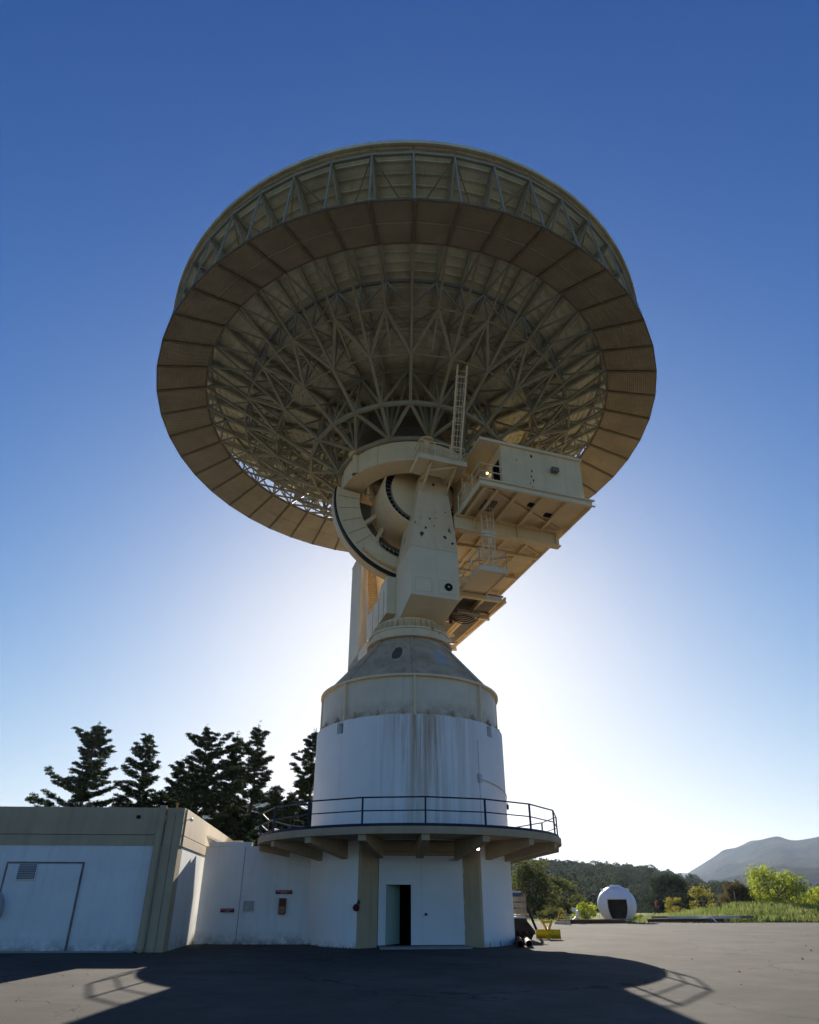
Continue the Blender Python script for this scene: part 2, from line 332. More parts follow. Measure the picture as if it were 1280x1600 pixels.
def broadleaf(name, label, cat, loc, h, wd, mat, nl=5000, leaf=.28, clumps=26, lowest=.1, group=None, sparse=1.0, stems=4, spread=.9):
    loc = (loc[0], loc[1], float(gz(loc[0], loc[1]))-.05); t_ = thing(name, label, cat, loc, group); mb = MB(T(*loc)); cs = []
    for i in range(clumps):
        a = random.uniform(0, 6.283); zz = random.uniform(lowest, .95); prof = math.sin(math.pi*min(.97, zz*.72+.22))**.7
        r = wd/2*prof*math.sqrt(random.uniform(.05, 1))*spread
        cs.append((r*math.cos(a), r*math.sin(a), h*zz, random.uniform(.10, .2)*wd))
    th_ = h*random.uniform(.22, .3)
    for s_ in range(stems):
        a = 6.283*s_/stems+random.random(); b = (math.cos(a)*wd*.12, math.sin(a)*wd*.12, th_)
        limb(mb, (math.cos(a)*.08, math.sin(a)*.08, 0), b, .035*h*.55, .022*h*.6, 6, .1)
        for c in cs[s_::stems]: limb(mb, b, c[:3], .012*h, .004*h, 5, .15)
    mb.obj('trunk', BARK, t_)
    C = []; N = []
    for c in cs:
        k = int(nl/clumps*sparse*random.uniform(.6, 1.4)); d = RNG.normal(size=(k, 3)); d /= np.linalg.norm(d, axis=1, keepdims=True)
        rr = c[3]*RNG.uniform(.25, 1.15, k)[:, None]**.6; q = d*rr*np.array([1.15, 1.15, .8])+np.array(c[:3]); C.append(q); N.append(d+RNG.normal(size=(k, 3))*.7)
    C = np.concatenate(C); N = np.concatenate(N); keep = C[:, 2] > .1*leaf
    me = leaf_mesh('crown', C[keep]+np.array(loc), N[keep], leaf, mat, .8); link(bpy.data.objects.new('crown', me), t_); return t_
def pine(label, loc, h, wd, lean=0, seed=0, twin=False, base=.12, dens=1.0, group='pines behind the low building'):
    random.seed(seed); loc = (loc[0], loc[1], float(gz(loc[0], loc[1]))-.1); t_ = thing('pine_tree', label, 'tree', loc, group)
    mb = MB(T(*loc)); C = []; N = []
    stems = [(0, 0, h, 1.)]+([(1.3, .2, h*.9, .8)] if twin else [])
    for sx, sy, hh, k in stems:
        pts = [Vector((sx*z_+lean*z_*z_*h*.1+random.uniform(-.12, .12), sy*z_+random.uniform(-.1, .1), hh*z_)) for z_ in np.linspace(0, 1, 9)]
        for i in range(8): mb.tube(pts[i], pts[i+1], .022*hh*(1-i/8.6)*k, 7, .022*hh*(1-(i+1)/8.6)*k)
        def at(z_):
            f_ = max(0, min(7.999, z_*8)); i = int(f_); return pts[i].lerp(pts[i+1], f_-i)
        z_ = base; irregular = [random.uniform(.55, 1.15) for _ in range(7)]
        while z_ < .985:
            nb = random.choice((3, 4, 4, 5)); a0 = random.uniform(0, 6.28)
            for b in range(nb):
                a = a0+6.283*b/nb+random.uniform(-.45, .45); sec = irregular[int(((a % 6.283)/6.283)*6.99)]
                if random.random() < .16: continue
                L = wd/2*k*((1-z_)**.64*1.16+.03)*random.uniform(.5, 1.2)*sec*(1 if z_ > .3 else .75+z_*.8)
                o = at(z_); up_ = .12+.45*z_+random.uniform(-.22, .3)
                e = o+Vector((math.cos(a)*L, math.sin(a)*L, L*up_)); m = o.lerp(e, .55)+Vector((0, 0, -L*.08))
                mb.tube(o, m, .0045*h*k*(1.2-z_), 5, .003*h*k*(1.1-z_)); mb.tube(m, e, .003*h*k*(1.1-z_), 5, .0012*h)
                nt_ = max(2, int(L*4.3*dens))
                for j in range(nt_):
                    u = .28+.75*(j+random.random())/nt_; c = (o.lerp(m, u/.55) if u < .55 else m.lerp(e, (u-.55)/.45))
                    side = random.uniform(-1, 1)*L*.26*(1.2-u*.5); c = c+Vector((-math.sin(a)*side, math.cos(a)*side, random.uniform(-.05, .22)*(.5+L*.12)))
                    kk = 95; d = RNG.normal(size=(kk, 3)); d[:, 2] = np.abs(d[:, 2])*.9; d /= np.linalg.norm(d, axis=1, keepdims=True)
                    C.append(np.array(c)+d*RNG.uniform(.03, .46, kk)[:, None]*(1.1-.45*z_)*np.array([1.15, 1.15, .75])); N.append(np.cross(d, RNG.normal(size=(kk, 3))))
            z_ += random.uniform(.017, .040)*(1.15-.4*z_)
        C.append(np.array(pts[8])+RNG.normal(size=(40, 3))*np.array([.1, .1, .3])); N.append(RNG.normal(size=(40, 3)))
    mb.obj('trunk', BARK, t_, True)
    me = leaf_mesh('crown', np.concatenate(C)+np.array(loc), np.concatenate(N), .25, PINE, .3); link(bpy.data.objects.new('crown', me), t_); return t_
def pxy(px, y):     # pixel column -> x at depth y for things standing near the horizon
    return (px-640)/F*((y+31.2)*math.cos(TH)-1.2*math.sin(TH)) if False else (px-640)/F*((y+31.2)*math.cos(TH)+3*math.sin(TH))

# woods on the far hillside: one mass
C = []; N = []
for i in range(1500):
    a = R(random.uniform(5, 36)); d = random.uniform(196, 470)**1.0; x = math.sin(a)*d; y = math.cos(a)*d-31.2
    k = np.argmin((WX-x)**2+(WY-y)**2); z = WZ.ravel()[k]; w_ = random.uniform(4., 8.5); hh = w_*random.uniform(.7, .95)
    n = int(70+w_*9); dd = RNG.normal(size=(n, 3)); dd[:, 2] = np.abs(dd[:, 2])*1.0-.25; dd /= np.linalg.norm(dd, axis=1, keepdims=True)
    rr = RNG.uniform(.72, 1.05, n)[:, None]; lump = 1+.22*np.sin(dd[:, :1]*5+i)*np.cos(dd[:, 1:2]*4+i*2)
    C.append(dd*rr*lump*np.array([w_/2, w_/2, hh*.55])+np.array([x, y, z+hh*.45])); N.append(dd+RNG.normal(size=(n, 3))*.45)
me = leaf_mesh('woods', np.concatenate(C), np.concatenate(N), 1.15, WOODS, .9)
tag(link(bpy.data.objects.new('woods', me)), 'dark green oak woods covering the hillside beyond the apron', 'woods', kind='stuff')
# tall meadow grass beyond the apron edge
n = 52000; gx = RNG.uniform(12, 75, n); gy = 30.6+RNG.beta(1.1, 2.4, n)*24; keep = (RNG.uniform(0, 1, n) < np.clip((gx-20)/14, .12, 1)); gx, gy = gx[keep], gy[keep]; n = len(gx)
zb = gz(gx, gy); hgt = RNG.uniform(.18, .62, n)*np.clip(.55+(gx-20)/25, .45, 1.05); ang = RNG.uniform(0, 6.283, n); wv = RNG.uniform(.02, .05, n)
lx_, ly_ = np.cos(ang)*hgt*.35, np.sin(ang)*hgt*.35; px_, py_ = -np.sin(ang)*wv, np.cos(ang)*wv
v = np.stack([np.stack([gx-px_, gy-py_, zb-.03], 1), np.stack([gx+px_, gy+py_, zb-.03], 1), np.stack([gx+lx_+px_*.2, gy+ly_+py_*.2, zb+hgt], 1), np.stack([gx+lx_*.9-px_*.4, gy+ly_*.9-py_*.4, zb+hgt*.8], 1)], 1).reshape(-1, 3)
me = bpy.data.meshes.new('meadow_grass'); me.from_pydata(v.tolist(), [], np.arange(4*n).reshape(-1, 4).tolist()); me.materials.append(GRASS); me.update()
tag(link(bpy.data.objects.new('meadow_grass', me)), 'tall yellow green meadow grass beyond the apron edge', 'grass', kind='stuff')

# pines behind the low building
for px, y, top, wd, lab, kw in (
        (142, 34, 1132, 10.2, 'leftmost tall pine with broad open crown behind low building', dict(seed=3, dens=.95, twin=False)),
        (226, 36, 1147, 9.0, 'pointed pine second from left behind low building', dict(seed=12)),
        (318, 33, 1139, 10.4, 'densest dark pine in the middle of the row', dict(seed=21, dens=1.5, base=.08)),
        (276, 38, 1190, 7.4, 'short dark pine tucked between second and densest pines', dict(seed=9, dens=1.3)),
        (366, 37, 1148, 6.2, 'slim pine between the densest pine and the spire topped pine', dict(seed=33)),
        (400, 33, 1133, 7.8, 'spire topped pine nearest the balcony railing on its left', dict(seed=44)),
        (428, 26, 1236, 4.6, 'low young pine beside the balcony left end', dict(seed=55, dens=1.2)),
        (488, 38, 1143, 7.8, 'pine half hidden behind the white round tower', dict(seed=66)),
        (452, 33, 1242, 5.2, 'low bushy pine just left of the white round tower', dict(seed=77, dens=1.3))):
    ry = 928-top; d_ = y+31.2; el = TH+math.atan(ry/F); h_ = 1.55+math.tan(el)*d_*1.0
    x_ = (px-640)/F*(d_*math.cos(TH)+(h_*.8-1.5)*math.sin(TH))
    pine(lab, (x_, y), h_, wd, **kw)
random.seed(99)
broadleaf('oak_tree', 'olive green oak beside the right edge of the white tower', 'tree', (16.4, 60), 6.7, 7.2, OAK, 9000, .26, 44, .06)
broadleaf('oak_tree', 'smaller grey green oak right of the big oak, left of dome', 'tree', (21.5, 68), 4.4, 6.4, OAK, 5200, .26, 30, .05, sparse=.9)
broadleaf('leafy_shrub', 'large bright lime green shrub on the grass bank', 'shrub', (40.6, 45), 4.3, 6.6, LIME, 6500, .22, 40, .06)
broadleaf('leafy_shrub', 'small lime green shrub at the right edge of picture', 'shrub', (46.6, 47), 2.8, 4.2, LIME, 2600, .2, 22, .06)
broadleaf('leafy_shrub', 'rounded russet green shrub left of the large lime shrub', 'shrub', (36.2, 45.5), 2.9, 3.7, OCHRE, 5200, .19, 30, .03)
broadleaf('leafy_shrub', 'thin airy yellow green shrub between person and russet shrub', 'shrub', (32.6, 46.5), 3.2, 2.8, YGREEN, 1700, .17, 24, .08, sparse=.8)
broadleaf('leafy_shrub', 'low orange tinged shrub just right of the walking person', 'shrub', (30.2, 48), 1.9, 2.5, YGREEN, 1300, .17, 16, .05)
broadleaf('leafy_shrub', 'low bright green bush left of the white dome', 'shrub', (17.4, 38), 1.6, 2.6, LIME, 1700, .17, 18, .03)
broadleaf('leafy_shrub', 'flat green bush behind the yellow hitch frame', 'shrub', (14.6, 41), 1.1, 3.4, OAK, 1500, .17, 18, .03)
broadleaf('leafy_shrub', 'small green bush close behind the white dome', 'shrub', (22.6, 40), 1.0, 1.8, LIME, 800, .15, 12, .03)
broadleaf('oak_tree', 'dark rounded tree behind the russet shrub', 'tree', (47.5, 95), 6.5, 8.5, WOODS, 5200, .4, 34, .05)

# ------------------------------------------------------------------ round concrete tower
TWA = R(6.5); TW = RZ(TWA)
tower = thing('antenna_tower', 'round white concrete tower with balcony and double door carrying the dish', 'tower', (0, 0, 0))
ea = math.asin(2.35/4.58)
wl = MB(TW); wl.ring(4.28, 4.58, -.3, 3.815, ea, 2*math.pi-ea, 96); wl.ring(4.28, 4.58, 3.815, 8.32, n=112)
na_ = [R(-49.5), R(46.5)]; hw = R(2.6)
def arc(a, b): wl.ring(4.28, 4.58, 8.32, 8.88, a, b, max(2, int((b-a)/.056)))
arc(na_[0]+hw, na_[1]-hw); arc(na_[1]+hw, na_[0]-hw+2*math.pi)
wall_o = wl.obj('wall', TOWER, tower, True)
for a in na_:
    m = MB(TW @ RZ(a)); m.box(-.2, .2, -4.30, -4.1, 8.28, 8.86); m.obj('notch_lining', WOODG, wall_o)
m = MB(TW); m.ring(4.30, 4.5, 8.82, 8.872, n=96); m.obj('wall_cap', TOWER, wall_o, True)
# vertical joints / conduit on the wall
con = MB()
def onwall(a, z, r=4.61): return (r*math.sin(a), -r*math.cos(a), z)
ca = R(41); con.path([onwall(ca, 4.1), onwall(ca, 8.0)], .012, 5); con.path([onwall(ca+R(4*i), 6.35-.035*i) for i in range(13)], .02, 5)
con.obj('conduit', GALV, tower); m = MB(RZ(ca)); m.box(-.08, .08, -4.68, -4.585, 6.2, 6.55); m.obj('junction_box', GALV, tower)
# doorway
m = MB(TW); m.box(-1.72, 1.86, -3.50, -3.42, 3.30, 3.42); m.box(-2.4, 2.4, -3.70, -3.2, 3.425, 3.812); m.obj('door_header', BEIGE, tower)
for poly in ([(-1.66, -3.50), (-2.36, -3.96), (-2.62, -3.72), (-2.62, -3.2), (-1.66, -3.2)], [(1.80, -3.50), (1.80, -3.2), (2.62, -3.2), (2.62, -3.72), (2.36, -3.96)]):
    m = MB(TW); m.prism(poly, -.25, 3.81); m.obj('pier', BEIGE, tower)
m = MB(TW); m.prism([(-1.62, -4.6), (1.85, -4.6), (1.80, -3.45), (-1.60, -3.45)], -.2, .06); m.obj('door_slab', SLAB, tower)
def leaf(x0, x1, z0, z1, y=-3.52, th=.05, mat=DOORW, name='door_leaf', par=None):
    m = MB(TW); m.box(x0, x1, y, y+th, z0, z1); return m.obj(name, mat, par or tower)
# left leaf is built round the wicket opening
WX0, WX1, WZ1 = -1.34, -.34, 2.20
m = MB(TW); m.box(-1.64, WX0, -3.52, -3.47, .08, 3.28); m.box(WX1, .125, -3.52, -3.47, .08, 3.28); m.box(WX0, WX1, -3.52, -3.47, WZ1, 3.28)
dl = m.obj('door_leaf', DOORW, tower); tag(dl, 'white left leaf with open wicket door')
dr = leaf(.14, 1.79, .08, 3.28)
m = MB(TW); m.box(.10, .165, -3.545, -3.52, .08, 3.28); m.obj('meeting_strip', DOORW, dr)
m = MB(TW); m.tube((.25, -3.60, 1.14), (.25, -3.52, 1.14), .05, 10); m.obj('door_knob', BLACKM, dr, True)
for z in (.7, 1.6, 2.7):
    m = MB(TW); m.tube((1.79, -3.54, z-.1), (1.79, -3.54, z+.1), .022, 8); m.obj('hinge', DOORW, dr)
m = MB(TW); m.box(WX0-.05, WX0, -3.545, -3.52, .08, WZ1+.05); m.box(WX1, WX1+.05, -3.545, -3.52, .08, WZ1+.05); m.box(WX0, WX1, -3.545, -3.52, WZ1, WZ1+.05); m.obj('wicket_frame', DOORW, dl)
m = MB(TW @ T(WX0+.02, -3.50, 0) @ RZ(R(52))); m.box(0, .96, -.02, .025, .09, WZ1-.02); wk = m.obj('wicket_door', DOORG, tower); tag(wk, 'pale green wicket door swung inward')
m = MB(TW @ T(WX0+.02, -3.50, 0) @ RZ(R(52))); m.tube((.88, -.02, 1.05), (.88, -.08, 1.05), .03, 8); m.obj('handle', GALV, wk)
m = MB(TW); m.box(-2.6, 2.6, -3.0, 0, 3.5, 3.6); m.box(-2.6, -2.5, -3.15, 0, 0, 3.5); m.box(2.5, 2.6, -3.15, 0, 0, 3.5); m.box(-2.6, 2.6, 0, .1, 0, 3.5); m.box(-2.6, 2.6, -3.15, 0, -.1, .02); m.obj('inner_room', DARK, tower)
m = MB(TW); m.path([(1.25, -3.54, 3.12), (1.25, -3.68, 3.14), (1.45, -3.70, 3.14)], .018, 6); m.tube((1.38, -3.70, 3.14), (1.60, -3.70, 3.13), .045, 8); m.obj('door_lamp', GALV, tower)
# balcony
m = MB(); m.ring(4.58, 6.90, 3.82, 4.08, n=108); bal = m.obj('balcony', BEIGE2, tower, True)
BA = [R(5+20*k) for k in range(18)]
bm = MB(); bm.hex([(-.15, -6.80, 3.60), (.15, -6.80, 3.60), (.15, -4.55, 3.12), (-.15, -4.55, 3.12)], [(-.15, -6.80, 3.82), (.15, -6.80, 3.82), (.15, -4.55, 3.82), (-.15, -4.55, 3.82)])
bme = bm.mesh('beam', BEIGE2)
for a in BA:
    if abs(((a+math.pi) % (2*math.pi))-math.pi) < R(130): inst('beam', bme, bal, RZ(a))
RR = 6.82; rail = MB(); pts = lambda z: [onwall(a, z, RR) for a in BA+BA[:1]]
m = MB(); m.path(pts(5.12), .03, 6); rl = m.obj('top_rail', NAVY, tower)
m = MB(); m.path(pts(4.64), .024, 6); m.obj('middle_rail', NAVY, tower)
m = MB(); m.ring(RR-.01, RR+.01, 4.08, 4.19, n=90); m.obj('toe_board', NAVY, tower, True)
pm = MB(); pm.box(-.03, .03, -.03, .03, 4.06, 5.13); pme = pm.mesh('post', NAVY)
for a in BA: inst('post', pme, tower, T(RR*math.sin(a), -RR*math.cos(a), 0) @ RZ(a))
# lamp under the balcony, right of the door
m = MB(); a = R(31); q = Vector(onwall(a, 3.62, 5.2)); m.tube(q+Vector((0, 0, .2)), q, .03, 6); m.tube(q, q+Vector((.02, -.1, -.12)), .05, 10, .1); lo = m.obj('flood_lamp', GALV, tower, True)
m = MB(T(q.x+.03, q.y-.13, q.z-.16)); m.lathe([(0, -.06), (.045, -.045), (.06, 0), (.045, .045), (0, .06)], 12); m.obj('bulb', BULBW, lo, True)
# small camera on right flank
m = MB(RZ(R(97))); m.box(-.04, .04, -4.8, -4.58, 5.85, 5.9); m.tube((0, -4.8, 5.83), (.0, -4.8, 5.6), .06, 8); m.obj('security_camera', DARK, tower)

# ------------------------------------------------------------------ dish antenna: fixed drum and cone
ant = thing('dish_antenna', 'huge parabolic dish antenna pointing straight up on its cream steel mount', 'antenna', (0, 0, 8.9))
dm = MB(); dm.lathe([(4.28, 8.875), (4.35, 8.875), (4.35, 10.72)], 96); drum = dm.obj('drum', DRUM, ant, True)
m = MB(); m.ring(4.2, 4.50, 10.70, 10.80, n=96); m.ring(4.35, 4.42, 8.875, 8.96, n=96); m.obj('drum_flange', CREAM, drum, True)
vr = MB(); vr.box(-.05, .05, -4.47, -4.34, 8.90, 10.70); vme = vr.mesh('drum_rib', CREAM)
cl = MB(); cl.box(-.035, .035, -4.56, -4.35, 8.885, 9.0); cl.box(-.05, .05, -4.47, -4.36, 9.0, 9.12); cl.tube((0, -4.42, 9.1), (0, -4.42, 9.22), .03, 6); cme = cl.mesh('anchor_clip', CONE)
for k in range(8): inst('drum_rib', vme, drum, RZ(R(3+45*k)))
for k in range(24): inst('anchor_clip', cme, drum, RZ(R(-4+15*k)))
m = MB(); m.lathe([(4.35, 10.80), (2.06, 13.50), (2.02, 13.62)], 96); cone = m.obj('cone', CONE, ant, True)
def conep(a, z, off=.03):
    r = 4.35+(z-10.8)/(13.5-10.8)*(2.06-4.35)+off; return Vector((r*math.sin(a), -r*math.cos(a), z))
for k in range(8):
    a = R(3+45*k); m = MB(); m.beam(conep(a, 10.82), conep(a, 13.45), .10, .09, up=(math.sin(a), -math.cos(a), .85)); m.obj('cone_rib', CONE, cone)
def patch(a0, a1, z0, z1, mat, name, off=.012, jag=.0):
    vs = []; n = 14
    for i in range(n):
        t_ = 2*math.pi*i/n; rr = 1+jag*random.uniform(-1, 1); ca_, sa_ = math.cos(t_), math.sin(t_)
        sq = 1/max(abs(ca_), abs(sa_))**.55; vs.append(conep((a0+a1)/2+(a1-a0)/2*ca_*sq*rr*.75, (z0+z1)/2+(z1-z0)/2*sa_*sq*rr*.75, off))
    m = MB(); m.add(vs+[v_+Vector((v_.x, v_.y, 3))*-.003 for v_ in vs], [tuple(range(n))]+[(i, i+n, (i+1) % n+n, (i+1) % n) for i in range(n)]); m.obj(name, mat, cone)
patch(R(-17), R(-5), 11.75, 12.9, M('dark_patch_steel', (.14, .11, .085), .6, .2, 3), 'dark_patch', jag=.08)
patch(R(20), R(36), 11.5, 12.6, M('bare_patch_steel', (.45, .45, .46), .45, .15, 2), 'bare_patch', jag=.35)
m = MB(); m.ring(1.9, 2.26, 13.56, 13.68, n=72); m.ring(1.9, 2.14, 13.68, 14.02, n=72); m.ring(1.9, 2.2, 14.02, 14.12, n=72); br_ = m.obj('azimuth_bearing', CREAMR, ant, True)
m = MB(); m.lathe([(1.72, 14.1), (1.72, 14.80)], 60); m.obj('bearing_neck', CREAM, br_, True)
gm = MB(); gm.hex([(-.015, -2.16, 14.12), (.015, -2.16, 14.12), (.015, -1.7, 14.12), (-.015, -1.7, 14.12)], [(-.015, -1.95, 14.6), (.015, -1.95, 14.6), (.015, -1.7, 14.75), (-.015, -1.7, 14.75)]); gme = gm.mesh('gusset', CREAM)
for k in range(36): inst('gusset', gme, br_, RZ(R(10*k)))
m = MB(); m.path([(2.0, -1.1, 13.62), (2.45, -1.15, 13.6)], .03, 6); m.obj('drain_pipe', GALV, br_)

# ------------------------------------------------------------------ rotating mount (yoke frame)
PSI = R(18); YK = RZ(PSI)
def YM(): return MB(YK)
ZC = 22.35
# front leg: box foot, tapered upper column
m = YM(); m.hex([(-.99, -3.28, 15.3), (1.62, -3.28, 15.3), (1.62, -.7, 15.3), (-.99, -.7, 15.3)], [(-.99, -3.28, 18.06), (1.62, -3.28, 18.06), (1.62, -.7, 18.06), (-.99, -.7, 18.06)]); leg = m.obj('front_leg', CREAMW, ant)
m = YM(); m.hex([(-.99, -3.28, 18.075), (1.62, -3.28, 18.075), (1.62, -.7, 18.075), (-.99, -.7, 18.075)], [(-.30, -3.0, 23.0), (1.16, -3.0, 23.0), (1.16, -1.3, 23.0), (-.30, -1.3, 23.0)]); m.obj('tapered_column', CREAMR, leg)
m = YM(); m.hex([(-1.0, -1.45, 14.76), (1.45, -1.45, 14.76), (1.45, 2.4, 14.76), (-1.0, 2.4, 14.76)], [(-.99, -3.28, 15.298), (1.62, -3.28, 15.298), (1.62, 4.2, 15.298), (-.99, 4.2, 15.298)]); m.obj('leg_underside', CREAMW, leg)
for x0, x1 in ((-.75, .13), (.55, 1.45)):
    m = YM()
    for a_, b_ in (((x0, -3.29, 15.55), (x1, -3.29, 15.55)), ((x0, -3.29, 16.3), (x1, -3.29, 16.3)), ((x0, -3.29, 15.55), (x0, -3.29, 16.3)), ((x1, -3.29, 15.55), (x1, -3.29, 16.3))): m.beam(a_, b_, .02)
    m.obj('access_panel', CREAM, leg)
m = MB(YK @ T(1.02, -3.30, 15.95) @ RX(R(90))); m.ring(.06, .21, 0, .05, n=24); m.lathe([(0, .03), (.2, .03)], 24); m.obj('porthole', DARK, leg)
m = MB(YK @ T(1.02, -3.345, 15.95) @ RX(R(90))); m.lathe([(0, .02), (.05, .02), (.06, 0)], 12); m.obj('porthole_hub', GALV, leg)
# flaking rust spots on the column face
for (cx_, cz_, s_) in ((.40, 22.35, .26), (.10, 20.0, .2), (-.38, 18.9, .34), (-.15, 19.35, .2), (.92, 18.95, .32), (1.15, 19.4, .18), (1.35, 18.6, .25), (.45, 20.5, .08), (1.05, 20.6, .12)):
    tz = (cz_-18.075)/4.925; yy = -3.28+.28*tz; fx = .315+(cx_-.315)
    vs = []; n = 12
    for i in range(n):
        r_ = s_*.5*random.uniform(.45, 1.1); t_ = 6.283*i/n; vs.append((fx+r_*math.cos(t_)*.8, yy-.006+.057*math.sin(t_)*r_, cz_+r_*math.sin(t_)))
    m = YM(); m.add(vs+[(x, y+.02, z) for x, y, z in vs], [tuple(range(n-1, -1, -1))]+[(i, (i+1) % n, (i+1) % n+n, i+n) for i in range(n)]); m.obj('rust_flake', RUSTB, leg)
# base box between the legs and rear leg
m = YM(); m.box(-1.5, 1.4, -.68, 3.6, 15.31, 16.9); m.hex([(-1.5, -.68, 16.9), (1.4, -.68, 16.9), (1.4, 1.2, 16.9), (-1.5, 1.2, 16.9)], [(-1.5, -.68, 17.5), (1.4, -.68, 17.5), (1.4, .5, 17.5), (-1.5, .5, 17.5)]); base = m.obj('yoke_base', CREAMW, ant)
for y in (-.1, .9, 2.2):
    m = YM(); m.box(-1.54, -1.5, y, y+.06, 15.35, 16.85); m.obj('base_rib', CREAMW, base)
m = YM(); m.box(-1.5, 1.4, 3.62, 8.2, 14.6, 15.3); m.obj('rear_beam', CREAMW, base)
m = YM(); m.box(-1.5, 1.2, 5.6, 8.4, 14.4, 22.6); m.hex([(-1.55, 5.55, 22.6), (1.25, 5.55, 22.6), (1.25, 8.45, 22.6), (-1.55, 8.45, 22.6)], [(-.6, 5.9, 23.3), (.6, 5.9, 23.3), (.6, 8.1, 23.3), (-.6, 8.1, 23.3)]); rear = m.obj('rear_leg', CREAMW, ant)
m = YM()
for y in (4.3, 4.6, 4.9, 5.2): m.tube((-1.4, y, 15.3), (-1.4, y, 21.6), .05, 6)
m.obj('riser_pipe', CREAM, rear)
m = YM(); n = 22
for i in range(n):
    y = -.4+5.4*i/n; z = 21.4-4.4*i/n if False else 16.95+4.2*i/n; m.box(-1.45, -.75, 3.6+1.6*i/n*.9, 3.85+1.6*i/n*.9, z, z+.03)
m.obj('stair_tread', CREAM, base)
m = YM()
for x in (-1.47, -.73):
    m.beam((x, 3.55, 16.9), (x, 5.1, 21.2), .04, .2); m.path([(x, 3.5, 17.9), (x, 5.0, 22.1)], .025, 6); m.path([(x, 3.5, 17.45), (x, 5.0, 21.7)], .02, 6)
    for i in range(6): m.tube((x, 3.55+1.5*i/5.5, 16.95+4.2*i/5.5), (x, 3.5+1.5*i/5.5, 17.95+4.2*i/5.5), .02, 6)
m.obj('stair_rail', CREAM, base)
# elevation drum and toothed sector
DMt = YK @ T(.1, 0, ZC) @ RX(R(90))     # ring axis -> -Y of yoke
m = MB(DMt); m.lathe([(2.32, -.6), (2.32, 2.2), (2.22, 2.2)], 72); ed = m.obj('elevation_drum', CREAM, ant, True)
m = MB(DMt); m.lathe([(2.22, 2.2), (2.2, 1.95), (1.78, 1.85)], 72); m.obj('grille_ring', BLACKM, ed, True)
gb = MB(); gb.box(-.012, .012, -2.22, -1.8, 1.9, 1.96); gbm = gb.mesh('grille_bar', GALV)
for k in range(48): inst('grille_bar', gbm, ed, DMt @ RZ(R(7.5*k)))
m = MB(DMt); m.lathe([(0, 2.12), (1.84, 2.12), (1.84, 1.6)], 72); m.obj('drum_cover', CREAM, ed, True)
m = MB(DMt); m.lathe([(0, -.6), (2.32, -.6)], 72); m.obj('drum_back', CREAM, ed, True)
m = MB(DMt); m.tube((0, 0, 2.1), (0, 0, 3.0), .5, 24); m.tube((0, 0, -6.0), (0, 0, -.6), .6, 24); m.obj('axle', CREAM, ed, True)
m = MB(DMt); m.ring(1.9, 3.3, -.7, -.6, R(-100), R(60), 30); m.obj('cavity_shade_plate', TRUSSD, ed, True)  # added dark plate, stands in for the shade in the cavity behind the sector
a0, a1 = R(-97), R(14)      # angle 0 = straight down, negative = towards the left
m = MB(DMt); m.ring(3.25, 4.62, -.5, .42, a0, a1, 48); sec = m.obj('gear_sector', CREAM, ant, True)
m = MB(DMt); m.ring(4.63, 4.72, .20, .46, a0, a1, 60); m.obj('tooth_rack', BLACKM, sec, True)
m = MB(DMt); m.ring(4.63, 4.69, -.5, .1, a0, a1, 60); m.ring(4.5, 4.63, .425, .47, a0, a1, 60); m.obj('sector_rim', CREAM, sec, True)
m = MB(DMt); m.ring(3.75, 4.4, .43, .75, R(-42), R(14), 24); m.obj('brake_housing', CREAM, sec, True)
for k in range(9):
    m = MB(DMt @ RZ(R(-90+10.5*k+random.uniform(-2, 2)))); m.box(-.015, .015, -4.45, -3.3, .425, .445); m.obj('sector_seam', CONE, sec)
for a in (-72, -50):
    m = MB(DMt); a_ = R(a); m.beam((2.3*math.sin(a_), -2.3*math.cos(a_), 0), (3.3*math.sin(a_+.15), -3.3*math.cos(a_+.15), 0), .22, .3); m.obj('spoke', CREAM, sec)
m = MB(DMt)
for k in range(7):
    a_ = R(-38+k*4.5); m.path([(3.3*math.sin(a_), -3.3*math.cos(a_), .46), (3.55*math.sin(a_+.1), -3.55*math.cos(a_+.1), .6), (3.4*math.sin(a_+.22), -3.4*math.cos(a_+.22), .5)], .035, 5)
m.obj('cable_bundle', BLACKM, sec)
# hub ring girder under the dish
m = MB(); m.ring(2.95, 4.12, 23.0, 24.28, n=72); hub = m.obj('hub_girder', CREAM, ant, True, 30)
for k in range(6):
    a = R(-47+60*k)
    m = MB(RZ(a)); m.ring(.13, .17, 23.02, 24.4, R(-95), R(95), 10) if False else m.lathe([(.18, 23.0), (.18, 24.3)], 12); m.v = [tuple(Vector(v_)+Vector((math.sin(a)*4.16, -math.cos(a)*4.16, 0))) for v_ in m.v]; m.obj('hub_post', CREAM, hub, True)
    m = MB(T(math.sin(a)*4.16, -math.cos(a)*4.16, 0)); m.ring(0.02, .42, 24.29, 24.36, n=20); m.obj('hub_cap', CREAM, hub, True)
for a in (R(-25), R(20), R(-70)):
    m = MB(RZ(a)); m.box(-.01, .01, -4.135, -4.1, 23.02, 24.26); m.obj('splice_seam', CONE, hub)
m = MB(); m.lathe([(2.2, 24.0), (2.5, 27.6)], 36); m.lathe([(0, 24.3), (2.4, 24.3)], 36); m.obj('hub_core', TRUSSD, hub, True)

